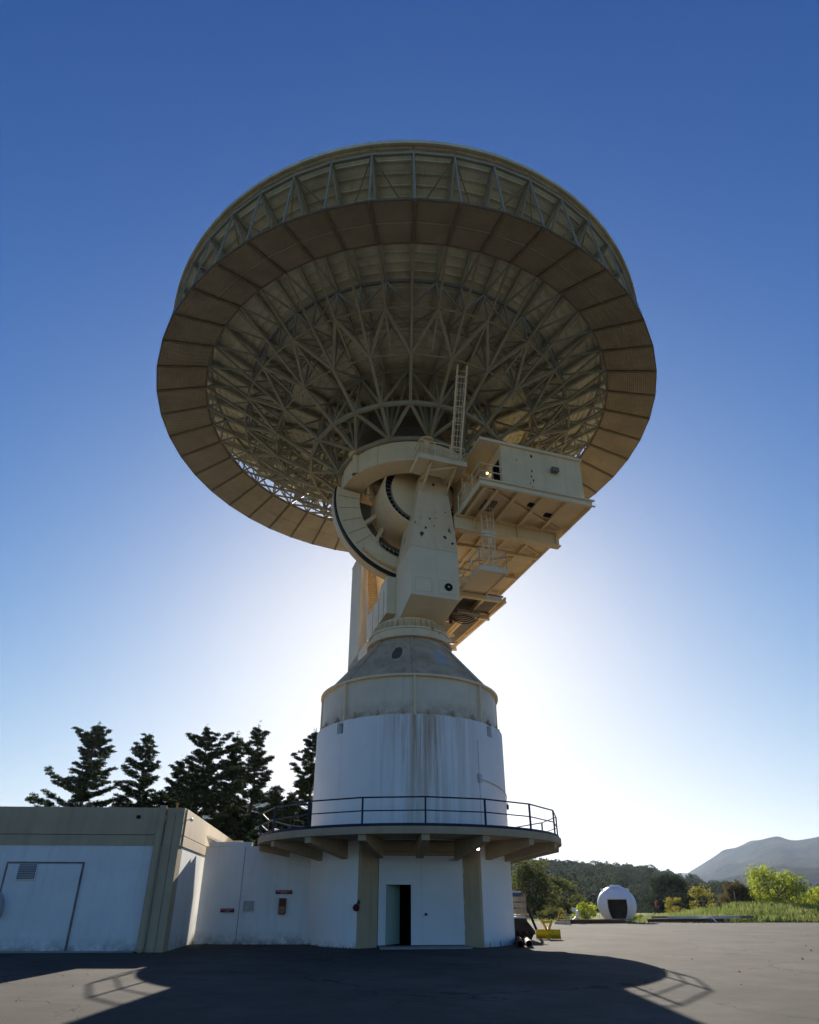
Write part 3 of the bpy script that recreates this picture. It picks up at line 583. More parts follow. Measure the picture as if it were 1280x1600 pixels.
# ------------------------------------------------------------------ reflector, backing structure, skirt (dish frame)
zax = Vector((-.0126, .008, 1)).normalized()
DI = T(-.14, 0, 28.05) @ zax.to_track_quat('Z', 'Y').to_matrix().to_4x4() if False else T(-.14, 0, 28.05) @ Vector((0, 0, 1)).rotation_difference(zax).to_matrix().to_4x4()
PH0 = .0259; DK = 2*math.pi/48
def zr(r): return 4.667-(14.79**2-r*r)/46.0
def dp(r, k, z): a = DK*k; return Vector((r*math.sin(a), -r*math.cos(a), z))
RE = [1.2, 3.4, 5.46, 7.85, 9.9, 12.3, 14.79]
m = MB(DI); m.lathe([(r, zr(r)+.05) for r in (.3, 2, 4, 6, 8, 10, 12, 13.5, 14.70)], 96); m.ring(14.70, 14.79, 4.50, 4.72, n=96); refl = m.obj('reflector', PANEL, ant, True)
for row in range(6):
    r0, r1 = RE[row]+.012, RE[row+1]-.012; nk = 24 if row < 2 else 48; da = math.pi/nk; ga = .010
    m = MB(); S = 3; vs = []
    for i in range(S+1):
        r = r0+(r1-r0)*i/S; a = da-ga/r*1.2
        vs += [(r*math.sin(-a), -r*math.cos(a), zr(r)), (r*math.sin(a), -r*math.cos(a), zr(r))]
    b = len(vs); vs += [(x, y, z+.03) for x, y, z in vs]; fs = []
    for i in range(S): fs += [(2*i, 2*i+2, 2*i+3, 2*i+1), (2*i, 2*i+b, 2*i+2+b, 2*i+2), (2*i+1, 2*i+3, 2*i+3+b, 2*i+1+b)]
    fs += [(0, 1, 1+b, b), (2*S, 2*S+b, 2*S+1+b, 2*S+1)]; m.add(vs, fs)
    ns = 6
    for i in range(ns):
        r = r0+(r1-r0)*(i+.5)/ns; a = da*.90
        p, q = (r*math.sin(-a), -r*math.cos(a), zr(r)-.035), (r*math.sin(a), -r*math.cos(a), zr(r)-.035); m.beam(p, q, .085, .075)
    me = m.mesh('panel', PANEL)
    for k in range(nk): inst('panel', me, refl, DI @ RZ(PH0+2*math.pi*k/nk+(math.pi/nk)))
HH, CC, QQ, PP, SS, OO = (4.25, -3.65), (5.95, -2.74), (8.1, -1.52), (10.0, -.42), (12.40, .964), (14.95, 0.)
TT = [3.4, 5.46, 7.85, 9.9, 12.3, 14.55]; OFF = .42
def tp(i, k): return dp(TT[i], k, zr(TT[i])-OFF)
def bp(n_, k): return dp(n_[0], k, n_[1])
m = MB(DI @ RZ(PH0))
def hoop(mb, n_, step, wd, h=None, k0=0):
    for k in range(k0, 48, step): mb.beam(bp(n_, k), bp(n_, k+step), wd, h)
hoop(m, CC, 2, .16, .22); truss_o = m.obj('backing_hoop', TRUSS, ant)
for n_, st, wd in ((QQ, 2, .06), (PP, 1, .08)):
    m = MB(DI @ RZ(PH0)); hoop(m, n_, st, wd); m.obj('hoop', TRUSS, truss_o)
for i in range(6):
    m = MB(DI @ RZ(PH0)); st = 2 if i < 2 else 1; hoop(m, (TT[i], zr(TT[i])-OFF), st, .12 if i else .16, .16 if i != 1 else .34); m.obj('hoop', TRUSSD if i in (3, 4) else TRUSS, truss_o)
m = MB(DI @ RZ(PH0))
for k in range(2, 48, 4): m.beam(bp(HH, k), bp(HH, k+4), .22, .22)
m.obj('hub_hoop', TRUSS, truss_o)
def rib_beams(mb, k, i0):       # I-section rib following the reflector
    for i in range(i0, 5):
        for s_ in range(2):
            ra = TT[i]+(TT[i+1]-TT[i])*s_/2; rb = TT[i]+(TT[i+1]-TT[i])*(s_+1)/2
            mb.beam(dp(ra, k, zr(ra)-.22), dp(rb, k, zr(rb)-.22), .05, .34); mb.beam(dp(ra, k, zr(ra)-.40), dp(rb, k, zr(rb)-.40), .16, .04)
def outer(mb, k):
    B = mb.beam
    B(bp(PP, k), bp(SS, k), .11); B(bp(PP, k), tp(3, k), .09); B(bp(SS, k), tp(3, k), .09)
    B(bp(SS, k), tp(4, k), .08); B(bp(SS, k), tp(5, k), .09); B(bp(OO, k), tp(5, k), .08); B(bp(PP, k), tp(2, k), .07)
te = MB(); rib_beams(te, 0, 0); outer(te, 0)
for a_, b_, wd in ((bp(CC, 0), bp(QQ, 0), .15), (bp(QQ, 0), bp(PP, 0), .13), (bp(CC, 0), tp(1, 0), .10), (bp(CC, 0), tp(0, 0), .10), (bp(QQ, 0), tp(1, 0), .09), (bp(QQ, 0), tp(2, 0), .09)): te.beam(a_, b_, wd)
for s_ in (-1, 1):
    for a_, b_, wd in ((bp(QQ, 0), bp(PP, s_), .15), (bp(QQ, 0), tp(2, s_), .08), (bp(PP, 0), tp(3, s_), .09), (tp(4, 0), tp(5, s_), .06), (bp(SS, 0), tp(4, s_), .07)): te.beam(a_, b_, wd)
tem = te.mesh('radial_truss', TRUSS)
to = MB(); rib_beams(to, 0, 2); outer(to, 0)
for s_ in (-1, 1): to.beam(bp(PP, 0), tp(2, s_), .07)
to.beam(bp(PP, 0), dp(8.15, 0, -1.3), .10); tom = to.mesh('radial_truss', TRUSS)
for k in range(48): inst('radial_truss', tem if k % 2 == 0 else tom, truss_o, DI @ RZ(PH0+DK*k))
hm = MB()       # legs from a hub node to the inner hoop
for q_, wd in ((bp(CC, 0), .18), (bp(CC, 2), .15), (bp(CC, -2), .15), (tp(0, 0), .18), (tp(1, 0), .12), (tp(1, 2), .11), (tp(1, -2), .11)): hm.beam(bp(HH, 0), q_, wd)
for s_ in (-2, 2): hm.beam(bp(CC, 0), tp(1, s_), .14)
hm.beam(bp(HH, 0), dp(3.4, 0, -3.7), .2); hmm = hm.mesh('hub_strut', TRUSS)
for k in range(2, 48, 4): inst('hub_strut', hmm, truss_o, DI @ RZ(PH0+DK*k))
# dark hub ring at the centre of the reflector
m = MB(DI); m.ring(2.2, 3.3, -1.2, -.3, n=36); m.obj('centre_ring', TRUSSD, truss_o, True)
# skirt: 48 corrugated panels carried by a light frame
m = MB(DI @ RZ(PH0))
for k in range(48):
    m.beam(bp(OO, k), bp(OO, k+1), .07, .10); m.beam(bp(SS, k), bp(SS, k+1), .10, .12); m.beam(bp(OO, k)-Vector((0, 0, .06)), bp(SS, k)-Vector((0, 0, .06)), .13, .09)
skirt = m.obj('skirt_frame', M('skirt_frame_paint', (.19, .16, .11), .6, .15, 2), ant)
sk = MB(); NR = 24; vs = []; ha = DK/2
for i in range(NR*2+1):
    u = i/(NR*2); r = SS[0]+.05+(OO[0]-SS[0]-.08)*u; z = SS[1]+(OO[1]-SS[1])*u-.02+(.034 if i % 2 else -.034); x = r*math.sin(ha)-.02; y = -r*math.cos(ha)
    vs += [(-x, y, z), (x, y, z)]
sk.add(vs, [(2*i, 2*i+2, 2*i+3, 2*i+1) for i in range(NR*2)]); rm = (SS[0]+OO[0])/2
skm = sk.mesh('corrugated_panel', SKIRT)
for k in range(48): inst('corrugated_panel', skm, skirt, DI @ RZ(PH0+DK*(k+.5)))
sm = MB(); zz = (SS[1]+OO[1])/2-.05; sm.beam((-rm*math.sin(ha)*.97, -rm*math.cos(ha), zz), (rm*math.sin(ha)*.97, -rm*math.cos(ha), zz), .05, .02); smm = sm.mesh('panel_seam', SKIRT)
for k in range(48): inst('panel_seam', smm, skirt, DI @ RZ(PH0+DK*(k+.5)))

# ------------------------------------------------------------------ side deck with cabin, platforms and ladders (yoke frame)
X0, X1, Y0, Y1, ZD = 1.80, 8.15, -6.1, 6.6, 20.52
m = YM(); m.box(X0, X1, Y0, Y1, ZD+.16, ZD+.22); deck = m.obj('deck', CREAM, ant)
m = YM(); m.box(X0-.06, X1+.12, Y0-.10, Y0, ZD-.03, ZD+.36); m.box(X0-.06, X0, Y0, Y1, ZD-.03, ZD+.30); m.box(X1, X1+.08, Y0, Y1, ZD-.08, ZD+.30); m.box(X0-.06, X1+.08, Y1, Y1+.08, ZD-.08, ZD+.3); m.obj('deck_fascia', CREAMW, deck)
m = YM(); m.box(X0-.12, X1+.22, Y0-.22, Y0-.10, ZD+.28, ZD+.36); m.box(X0-.12, X1+.22, Y0-.2, Y0-.10, ZD-.05, ZD); m.obj('fascia_flange', CREAMW, deck)
for i, x in enumerate((2.05, 2.75, 3.9, 5.3, 6.7)):
    m = YM(); m.ibeam((x, Y0+.02, ZD+.02), (x, Y1-.02, ZD+.02), .17, .28, .025); m.obj('joist', CREAM, deck)
for y, x0 in ((-3.25, 1.5), (4.9, .9)):
    m = YM(); m.ibeam((x0, y, ZD-.53), (X1-.28, y, ZD-.53), .42, .84, .05); g_ = m.obj('cantilever_girder', CREAM, deck)
    for x in (2.6, 5.2, 7.6):
        m = YM(); m.box(x, x+.03, y-.19, y+.19, ZD-.90, ZD-.16); m.obj('web_stiffener', CREAM, g_)
m = YM(); m.ibeam((2.3, -.6, ZD-.17), (X1-.1, -.6, ZD-.17), .14, .2, .02); m.ibeam((2.3, 2.2, ZD-.17), (X1-.1, 2.2, ZD-.17), .14, .2, .02); m.obj('cross_joist', CREAM, deck)
for a_, b_ in (((2.4, Y0+.2, ZD+.08), (7.8, -3.5, ZD+.08)), ((3.9, -3.0, ZD+.08), (7.9, -.7, ZD+.08)), ((3.9, 2.0, ZD+.08), (7.9, -.5, ZD+.08)), ((3.0, 4.6, ZD+.08), (7.9, 2.3, ZD+.08))):
    m = YM(); m.beam(a_, b_, .09, .09); m.obj('wind_brace', CREAM, deck)
for x, y in ((5.0, -5.3), (6.3, -4.7)):
    m = YM(); m.box(x, x+.5, y, y+.3, ZD+.09, ZD+.158); m.obj('floor_vent', DARK, deck)
# cabin
ZF, ZT = ZD+.22, 23.52; CX0, CX1, CY0, CY1 = 3.12, 7.98, -6.02, -2.2
m = YM(); m.box(CX0, CX1, CY0, CY0+.08, ZF, ZT); m.box(CX1-.08, CX1, CY0+.08, CY1, ZF, ZT); m.box(CX0, CX1, CY1, CY1+.08, ZF, ZT)
m.box(CX0, CX0+.08, CY0+.08, CY0+.25, ZF, ZT); m.box(CX0, CX0+.08, CY0+1.15, CY1, ZF, ZT); m.box(CX0, CX0+.08, CY0+.25, CY0+1.15, ZF+2.05, ZT); cab = m.obj('cabin', CREAM, ant)
m = YM(); m.hex([(1.9, CY0-.12, ZT), (CX1+.08, CY0-.12, ZT+.0), (CX1+.08, CY1+.2, ZT), (1.9, CY1+.2, ZT)], [(1.9, CY0-.12, ZT+.16), (CX1+.08, CY0-.12, ZT+.16), (CX1+.08, CY1+.2, ZT+.16), (1.9, CY1+.2, ZT+.16)]); m.obj('cabin_roof', CREAMW, cab)
m = YM(); m.box(1.95, 2.02, CY1-1.2, CY1+.1, ZF, ZT); m.box(2.0, CX0, CY1-.9, CY1-.82, ZF, ZT); m.obj('porch_wall', CREAM, cab)
m = YM(); m.box(CX0+.3, CX0+.34, CY0+.2, CY0+1.2, ZF, ZF+2.05); m.obj('dark_doorway', DARK, cab)
m = YM(); m.tube((CX0-.03, CY0+1.4, ZF+1.9), (CX0-.12, CY0+1.4, ZF+1.9), .06, 10); pl = m.obj('porch_lamp', GALV, cab)
m = MB(YK @ T(CX0-.15, CY0+1.4, ZF+1.87)); m.lathe([(0, -.06), (.05, -.04), (.06, 0), (.05, .04), (0, .06)], 12); m.obj('bulb', BULBY, pl, True)
m = YM(); m.box(2.45, 2.85, CY0+1.5, CY0+1.9, ZF, ZF+.75); m.box(2.9, 3.05, CY0+1.45, CY0+1.7, ZF, ZF+1.0); m.obj('gas_cylinder_rack', GALV, cab)
m = YM(); m.box(6.05, 6.42, CY0-.2, CY0-.002, ZF+1.62, ZF+1.82); m.hex([(6.0, CY0-.32, ZF+1.55), (6.4, CY0-.32, ZF+1.55), (6.45, CY0-.12, ZF+1.60), (6.02, CY0-.12, ZF+1.60)], [(6.0, CY0-.32, ZF+1.80), (6.4, CY0-.32, ZF+1.80), (6.45, CY0-.12, ZF+1.86), (6.02, CY0-.12, ZF+1.86)]); m.obj('wall_flood_light', TRUSSD, cab)
for x, z, a in ((4.95, ZF+2.45, .16), (4.9, ZF+1.45, .12), (4.85, ZF+1.1, .09), (4.95, ZF+.85, .12), (4.75, ZF+.62, .09), (4.85, ZF+.4, .1), (4.05, ZF+2.0, .08), (6.75, ZF+.22, .14), (5.5, ZF+.12, .1)):
    vs = [(x+a*.5*math.cos(t_)*random.uniform(.4, 1.1), CY0-.004, z+a*math.sin(t_)*random.uniform(.5, 1.1)) for t_ in np.linspace(0, 5.5, 8)]
    m = YM(); m.add(vs+[(p[0], p[1]+.01, p[2]) for p in vs], [tuple(range(7, -1, -1))]+[(i, (i+1) % 8, (i+1) % 8+8, i+8) for i in range(8)]); m.obj('paint_chip', RUSTB, cab)
m = MB(YK @ T(6.0, -3.9, 0)); m.lathe([(0, ZT+.75), (.55, ZT+.72), (.78, ZT+.60), (.8, ZT+.18), (.72, ZT+.165)], 28); m.obj('roof_fan', TRUSSD, cab, True)
def railing(name, pts, h, parent, mat=CREAMW, n_post=None, r=.032, mids=(.55,)):
    m = YM(); P = [Vector(p) for p in pts]
    for f_ in (1.0,)+tuple(mids): m.path([p+Vector((0, 0, h*f_)) for p in P], r, 6)
    for a_, b_ in zip(P, P[1:]):
        k = max(1, round((b_-a_).length/1.0))
        for i in range(k+1): q = a_.lerp(b_, i/k); m.tube(q, q+Vector((0, 0, h)), r*1.05, 6)
    return m.obj(name, mat, parent)
railing('porch_railing', [(3.1, Y0-.03, ZD+.36), (X0, Y0-.03, ZD+.36), (X0, -3.2, ZD+.3)], 1.05, deck)
# caged ladder and lower landing
PZ = 16.75; lx_, ly_ = 3.0, -3.85
def ladder(name, p, q, side, parent, cage=True, wd=.42, mat=CREAMW, step=.3, crad=.38, out=None, rr=.028, c0=.12):
    p = Vector(p); q = Vector(q); s = Vector(side).normalized()*wd/2; m = YM(); d = q-p; L = d.length
    o = Vector(out).normalized() if out else s.cross(d).normalized()
    m.tube(p-s, q-s, rr, 6); m.tube(p+s, q+s, rr, 6)
    for i in range(int(L/step)): c = p+d*((i+.5)*step/L); m.tube(c-s, c+s, .016, 5)
    if cage:
        ringsA = []
        for i in range(int(L*(1-c0)/.75)+1):
            c = p+d*min(1, (c0+i*.75/L)); a = [c+s.normalized()*(-math.cos(t_)*crad)+o*(math.sin(t_)*crad*1.7) for t_ in np.linspace(0, math.pi, 8)]
            m.path([c-s]+a[1:-1]+[c+s], .015, 5); ringsA.append(a)
        for j in (2, 3, 4, 5): m.path([r_[j] for r_ in ringsA], .013, 5)
    return m.obj(name, mat, parent)
ladder('caged_ladder', (lx_, ly_, PZ+.1), (lx_, ly_, ZD+1.1), (1, .25, 0), deck, out=(.2, -1, 0), rr=.04)
m = YM(); m.box(lx_-.35, lx_+.35, ly_-1.0, ly_-.1, ZD+.06, ZD+.158); m.obj('ladder_hatch', TRUSSD, deck)
m = YM(); m.box(lx_-.4, lx_+.35, ly_-.6, ly_-.45, 18.85, 19.0); m.box(lx_-.3, lx_+.25, ly_-.55, ly_-.45, 18.7, 18.85); m.tube((lx_+.05, ly_-.4, 18.3), (lx_+.05, ly_-.4, 18.7), .1, 10); m.obj('hoist_motor', CREAMW, deck)
m = YM(); m.box(2.35, 3.8, -4.35, -1.1, PZ, PZ+.06); land = m.obj('landing', CREAMW, ant)
m = YM(); m.box(2.30, 2.36, -4.4, -1.1, PZ-.12, PZ+.16); m.box(3.8, 3.86, -4.4, -1.1, PZ-.12, PZ+.16); m.box(2.36, 3.8, -4.41, -4.35, PZ-.12, PZ+.16); m.obj('landing_edge', CREAMW, land)
m = YM(); m.beam((1.6, -1.6, PZ-.2), (4.8, -1.6, PZ-.2), .22, .26); m.beam((1.6, -3.0, PZ-.1), (2.4, -3.0, PZ-.1), .15, .18); m.obj('landing_beam', CREAM, land)
railing('landing_railing', [(2.33, -1.2, PZ+.1), (2.33, -4.38, PZ+.1), (3.83, -4.38, PZ+.1), (3.83, -2.4, PZ+.1)], 1.05, land)
# lower rear deck, cable loops
m = YM(); m.box(1.65, 5.5, -.6, 7.0, 17.32, 17.38); low = m.obj('lower_deck', TRUSSD, ant)
m = YM()
for x in (1.5, 2.8, 4.1, 5.42): m.ibeam((x+.2, -.6, 17.16), (x+.2 if x < 5 else x, 7.0, 17.16), .15, .28, .025)
for y in (1.65, 6.95): m.ibeam((1.42, y, 17.0), (5.6, y, 17.0), .2, .34, .03)
m.obj('lower_joist', CREAM, low)
m = YM()
for y in (1.65, 4.9): m.beam((5.4, y, 17.1), (7.6, y if y > 3 else 4.7, ZD-.9), .16, .16); m.beam((1.42, y, 16.0), (4.6, y, 17.0), .14, .16)
m.obj('lower_brace', CREAM, low)
m = YM(); m.box(2.6, 4.3, .2, 1.55, 16.42, 16.5); m.beam((2.7, .9, 16.5), (2.7, 1.7, 17.1), .08); m.beam((4.2, .9, 16.5), (4.2, 1.7, 17.1), .08); tray = m.obj('cable_tray', TRUSSD, low)
for k in range(5):
    pts_ = [(2.4+k*.12+1.7*t_, .5+.1*k, 16.45-1.4*t_*(1-t_)-.06*k+.35*t_) for t_ in np.linspace(0, 1, 10)]; m = YM(); m.path(pts_, .03, 5); m.obj('hanging_hose', BLACKM, tray)
# steelwork between leg and deck (dark riser and pipes beside the leg)
m = YM(); m.tube((2.15, -1.3, 15.6), (2.15, -1.3, ZD-.1), .16, 10); m.tube((2.5, .2, 15.6), (2.5, .2, ZD-.1), .1, 8); m.obj('riser_duct', RUSTB, ant, True)
m = YM()
for z in (17.6, 18.3, 19.0): m.beam((1.55, -.9, z), (3.2, .8, z+.3), .09); m.beam((1.55, 1.0, z), (3.0, -.6, z+.2), .08)
m.obj('side_lattice', CREAM, leg)
# platform on top of the front leg
TZ = 22.62; m = YM(); m.box(-1.02, 1.6, -4.85, -3.45, TZ, TZ+.08); top = m.obj('leg_platform', CREAMW, ant)
m = YM(); m.box(-1.08, -1.02, -4.9, -3.45, TZ-.1, TZ+.2); m.box(1.6, 1.66, -4.9, -3.45, TZ-.1, TZ+.2); m.box(-1.02, 1.6, -4.91, -4.85, TZ-.1, TZ+.2); m.obj('platform_edge', CREAMW, top)
m = YM()
for x in (-.3, 1.1): m.beam((x, -4.75, TZ-.05), (x, -3.0, TZ-.85), .1, .12); m.beam((x, -4.75, TZ-.08), (x, -2.9, TZ-.08), .1, .14)
m.beam((-.3, -4.2, TZ-.3), (1.1, -4.7, TZ-.12), .08); m.obj('platform_bracket', CREAM, top)
railing('platform_railing', [(-1.0, -3.5, TZ+.1), (-1.0, -4.83, TZ+.1), (1.58, -4.83, TZ+.1), (1.58, -3.4, TZ+.1)], 1.05, top)
m = YM(); m.tube((.15, -3.9, TZ+.45), (.75, -3.9, TZ+.45), .26, 16); m.tube((.0, -3.9, TZ+.45), (.15, -3.9, TZ+.45), .18, 16); m.box(.1, .8, -4.1, -3.7, TZ+.08, TZ+.25); m.obj('drive_motor', CREAM, top, True)
m = YM(); m.tube((.9, -3.3, TZ+.1), (.9, -3.3, TZ+.9), .12, 10); m.box(-.8, -.3, -3.6, -3.2, TZ+.08, TZ+.8); m.obj('gearbox', CREAM, top)
m = YM(); m.tube((.4, -3.02, ZC+.0), (.4, -1.0, ZC+.0), .62, 24); m.obj('bearing_housing', CREAM, leg, True)
# ladder from the leg platform up the back of the dish
iy = YK.inverted()
ladder('dish_ladder', iy @ Vector((2.45, -4.75, 22.75)), iy @ Vector((2.75, -7.35, 26.6)), iy.to_3x3() @ Vector((1, .1, 0)), truss_o, out=iy.to_3x3() @ Vector((-.2, -.8, -.5)), wd=.5, mat=CREAMW, rr=.05, crad=.34, c0=.05)

# ------------------------------------------------------------------ low building on the left
BLD = T(-8.58, -6.1, 0) @ RZ(R(3.6)); bld = thing('low_building', 'long low white building with beige parapet at far left', 'building', (-8.45, -6.1, 0))
def B(): return MB(BLD)
BL, BD, BH = -32, 14, 4.80
def SIDE(x): return [(x-.3, .305), (x, .305), (x-.0+BD*-.06, BD), (x-.3+BD*-.06, BD)]
m = B(); m.box(BL, -.60, 0, .3, -.25, 3.46); m.prism(SIDE(-.02), -.25, 3.46); m.box(BL, -.02, BD, BD+.3, -.25, 3.46); m.box(BL, BL+.3, .3, BD, -.25, 3.46); bw = m.obj('wall', WHITE, bld)
m = B(); m.box(BL, 0, -.04, .3, 3.84, BH); m.prism(SIDE(.02), 3.84, BH); m.box(BL, -.28, BD, BD+.3, 3.84, BH); pp = m.obj('parapet', BEIGE, bld)
m = B(); m.box(BL, -.005, -.035, .3, 3.46, 3.82); m.prism(SIDE(.015), 3.462, 3.82); m.obj('fascia_band', BEIGE, pp)
m = B(); m.box(BL, -.28, .3, BD, 4.2, 4.3); m.obj('roof', SLAB, bld)
m = B(); m.box(-.62, -.02, -.10, .5, -.25, 4.79); m.obj('corner_pilaster', BEIGE, bld)
m = B(); m.box(-.31, -.285, -.108, -.10, -.2, 4.6); m.obj('pilaster_joint', M('joint_shadow_gap_paint', (.2, .17, .12), .8), bld)
m = B(); m.tube((-.78, -.17, .12), (-.78, -.17, 4.86), .13, 14); m.tube((-.78, -.17, .12), (-.82, -.36, .02), .13, 14); m.box(-.94, -.62, -.22, -.02, 4.3, 4.5); m.obj('downspout', BEIGE, bld, True)
m = MB(BLD @ T(-.82, -.365, .02) @ RX(R(80))); m.lathe([(0, 0), (.11, 0)], 14); m.obj('spout_mouth', DARK, bld)
DX0, DX1, DZ = -6.0, -3.38, 2.83
m = B(); m.box(DX0, DX1, -.03, 0.0, .06, DZ); ldoor = m.obj('loading_door', WHITE, bld)
m = B(); m.box(DX0-.06, DX0, -.045, 0, 0, DZ+.06); m.box(DX1, DX1+.06, -.045, 0, 0, DZ+.06); m.box(DX0, DX1, -.045, 0, DZ, DZ+.06); m.obj('door_frame', M('dull_door_frame', (.22, .17, .16), .7, .3, 4), ldoor)
LX = DX0+.42
m = B(); m.box(LX, LX+.62, -.05, -.032, DZ-.52, DZ-.02); lv = m.obj('louver', M('louver_grey', (.22, .21, .2), .6), ldoor)
for i in range(6):
    m = B(); z = DZ-.48+i*.075; m.hex([(LX+.03, -.09, z), (LX+.59, -.09, z), (LX+.59, -.052, z+.03), (LX+.03, -.052, z+.03)], [(LX+.03, -.09, z+.012), (LX+.59, -.09, z+.012), (LX+.59, -.052, z+.045), (LX+.03, -.052, z+.045)]); m.obj('slat', M('slat_paint', (.42, .41, .4), .6) if i == 0 else bpy.data.materials['slat_paint'], lv)
m = B(); m.box(LX-.03, LX+.65, -.075, -.032, DZ-.56, DZ-.52); m.box(LX-.03, LX, -.075, -.032, DZ-.52, DZ-.02); m.box(LX+.62, LX+.65, -.075, -.032, DZ-.52, DZ-.02); m.obj('louver_frame', WHITE, lv)
m = B(); m.box(-1.75, -1.60, -.08, -.042, 4.40, 4.52); m.obj('wall_light', DARK, bld)
m = B(); m.path([(.02, .45, 4.42), (.2, .3, 4.42)], .02, 6); m.tube((.17, .42, 4.45), (.27, .1, 4.38), .06, 10); m.obj('security_camera', GLASSW, bld, True)
m = B(); m.tube((-.35, .1, 4.8), (-.35, .1, 4.95), .04, 8); m.tube((-.35, .1, 4.95), (-.35, .1, 5.0), .06, 8); m.obj('roof_beacon', M('beacon_amber', (.5, .25, .05), .4), bld)
for x in (-4.5, -3.6):
    m = B(); m.tube((x, .1, 4.8), (x, .1, 4.9), .02, 6); m.obj('roof_pin', DARK, bld)
m = B(); m.box(BL, -.8, -.12, 0, -.2, .05); m.obj('plinth', SLAB, bld)
m = MB(BLD @ T(-6.25, -.02, 1.35) @ RX(R(90))); m.ring(0.02, .5, 0, .28, R(60), R(300), 20); m.v = [(v_[0], v_[1], 1.35+(v_[2]-1.35)*1.25) for v_ in m.v]; ho = m.obj('wall_shape', M('shape_grey_paint', (.42, .43, .45), .6), None, True); tag(ho, 'grey rounded hood on the wall at the left picture edge', 'shape')  # grey rounded shape, nothing more specific known of it

# link wall between low building and tower
lk = thing('link_building', 'white link wall between the low building and the round tower', 'building', (-6.5, -1.5, 0))
m = MB(); m.prism([(-9.0, -1.42), (-6.4, -1.58), (-4.30, -1.55), (-4.1, -1.2), (-4.1, 3.5), (-9.0, 3.5)], -.25, 3.79); m.obj('wall', WHITE, lk)
m = MB(); m.box(-8.85, -6.98, -1.52, -1.2, 3.79, 3.96); m.obj('coping', WHITE, lk)
m = MB(); m.box(-7.24, -7.21, -1.535, -1.48, .05, 3.75); m.obj('wall_joint', M('joint_grey', (.3, .3, .3), .8, .3, 5), lk)
m = MB(); m.box(-7.05, -6.6, -1.585, -1.5, 1.22, 1.62); m.obj('patched_opening', M('patch_grey', (.42, .40, .38), .8, .3, 5), lk)
def sign(label, x0, x1, z0, z1, y, rows):
    s_ = thing('wall_sign', label, 'sign', ((x0+x1)/2, y, z0), 'red wall signs')
    m = MB(); m.box(x0, x1, y-.02, y, z0, z1); m.obj('plate', RED, s_); m = MB(); n = 0
    for r_, (a_, b_) in enumerate(rows):
        x = x0+(x1-x0)*a_; zz = z1-(z1-z0)*(.36 if r_ == 0 else .72)
        while x < x0+(x1-x0)*b_:
            w_ = random.uniform(.015, .032); m.box(x, x+w_, y-.023, y-.02, zz-.016, zz+.018); x += w_+random.choice((.008, .008, .024))
    m.obj('print', REDTEXT, s_)
sign('lower red wall sign left of the patched opening', -8.0, -7.42, 1.19, 1.33, -1.56, ((.08, .92), (.35, .65)))
sign('upper red wall sign above the rusty hose cabinet', -5.72, -5.02, 1.89, 2.03, -1.60, ((.08, .92), (.3, .7)))
hb = thing('hose_cabinet', 'rusty red hose cabinet on link wall below the upper sign', 'cabinet', (-5.38, -1.6, 1.12))
m = MB(); m.box(-5.52, -5.24, -1.74, -1.585, 1.12, 1.72); m.obj('case', M('rusty_cabinet_red', (.24, .06, .03), .7, .3, 5, .2, rust=.7, rscale=3), hb)
m = MB(); m.box(-5.49, -5.27, -1.752, -1.741, 1.16, 1.40); m.obj('lower_door', M('cabinet_tan', (.40, .22, .12), .7, .3, 5), hb); m = MB(); m.box(-5.49, -5.27, -1.752, -1.741, 1.43, 1.68); m.obj('upper_door', RUSTB, hb)
bell = thing('alarm_bell', 'dark red alarm bell on tower wall left of the door', 'bell', (-1.98, -4.2, 1.3)); m = MB(T(-2.06, -4.16, 1.38) @ RZ(R(-22)) @ RX(R(90))); m.lathe([(.0, .13), (.08, .12), (.12, .07), (.13, 0), (.0, 0)], 18); m.obj('gong', M('bell_red', (.12, .015, .015), .4), bell, True)
m = MB(); m.path([(-2.03, -4.2, 1.5), (-1.97, -4.26, 1.64), (-1.93, -4.24, 1.5)], .025, 6); m.obj('bracket', DARK, bell)
# weeds along the wall foot
def weeds(label, pts_, n, h0, h1):
    C = []; vs = []
    for i in range(n):
        a = random.random(); k = int(a*(len(pts_)-1)); p = Vector(pts_[k]).lerp(Vector(pts_[k+1]), a*(len(pts_)-1)-k)
        x, y = p.x+random.uniform(-.12, .12), p.y+random.uniform(-.22, .0); h = random.uniform(h0, h1)*random.uniform(.3, 1)**.5; an = random.uniform(0, 6.28); l_ = random.uniform(.05, .4)*h; wv_ = random.uniform(.006, .02)
        vs += [(x-wv_, y, -.01), (x+wv_, y, -.01), (x+l_*math.cos(an)+wv_*.4, y+l_*math.sin(an)*.5, h), (x+l_*math.cos(an)*.8-wv_*.5, y+l_*math.sin(an)*.5, h*.8)]
    me = bpy.data.meshes.new('weeds'); me.from_pydata(vs, [], [tuple(range(4*i, 4*i+4)) for i in range(n)]); me.materials.append(WEED); o = link(bpy.data.objects.new('weeds', me)); tag(o, label, 'weeds', kind='stuff')
weeds('dry weeds along the foot of the link wall', [(-8.3, -2.6), (-8.2, -1.6), (-4.5, -1.65), (-3.6, -2.9), (-2.1, -4.15)], 120, .03, .11)
weeds('sparse dry weeds at the foot of the tower right of door', [(2.9, -3.75), (3.6, -3.0), (4.5, -1.2)], 6, .08, .4)
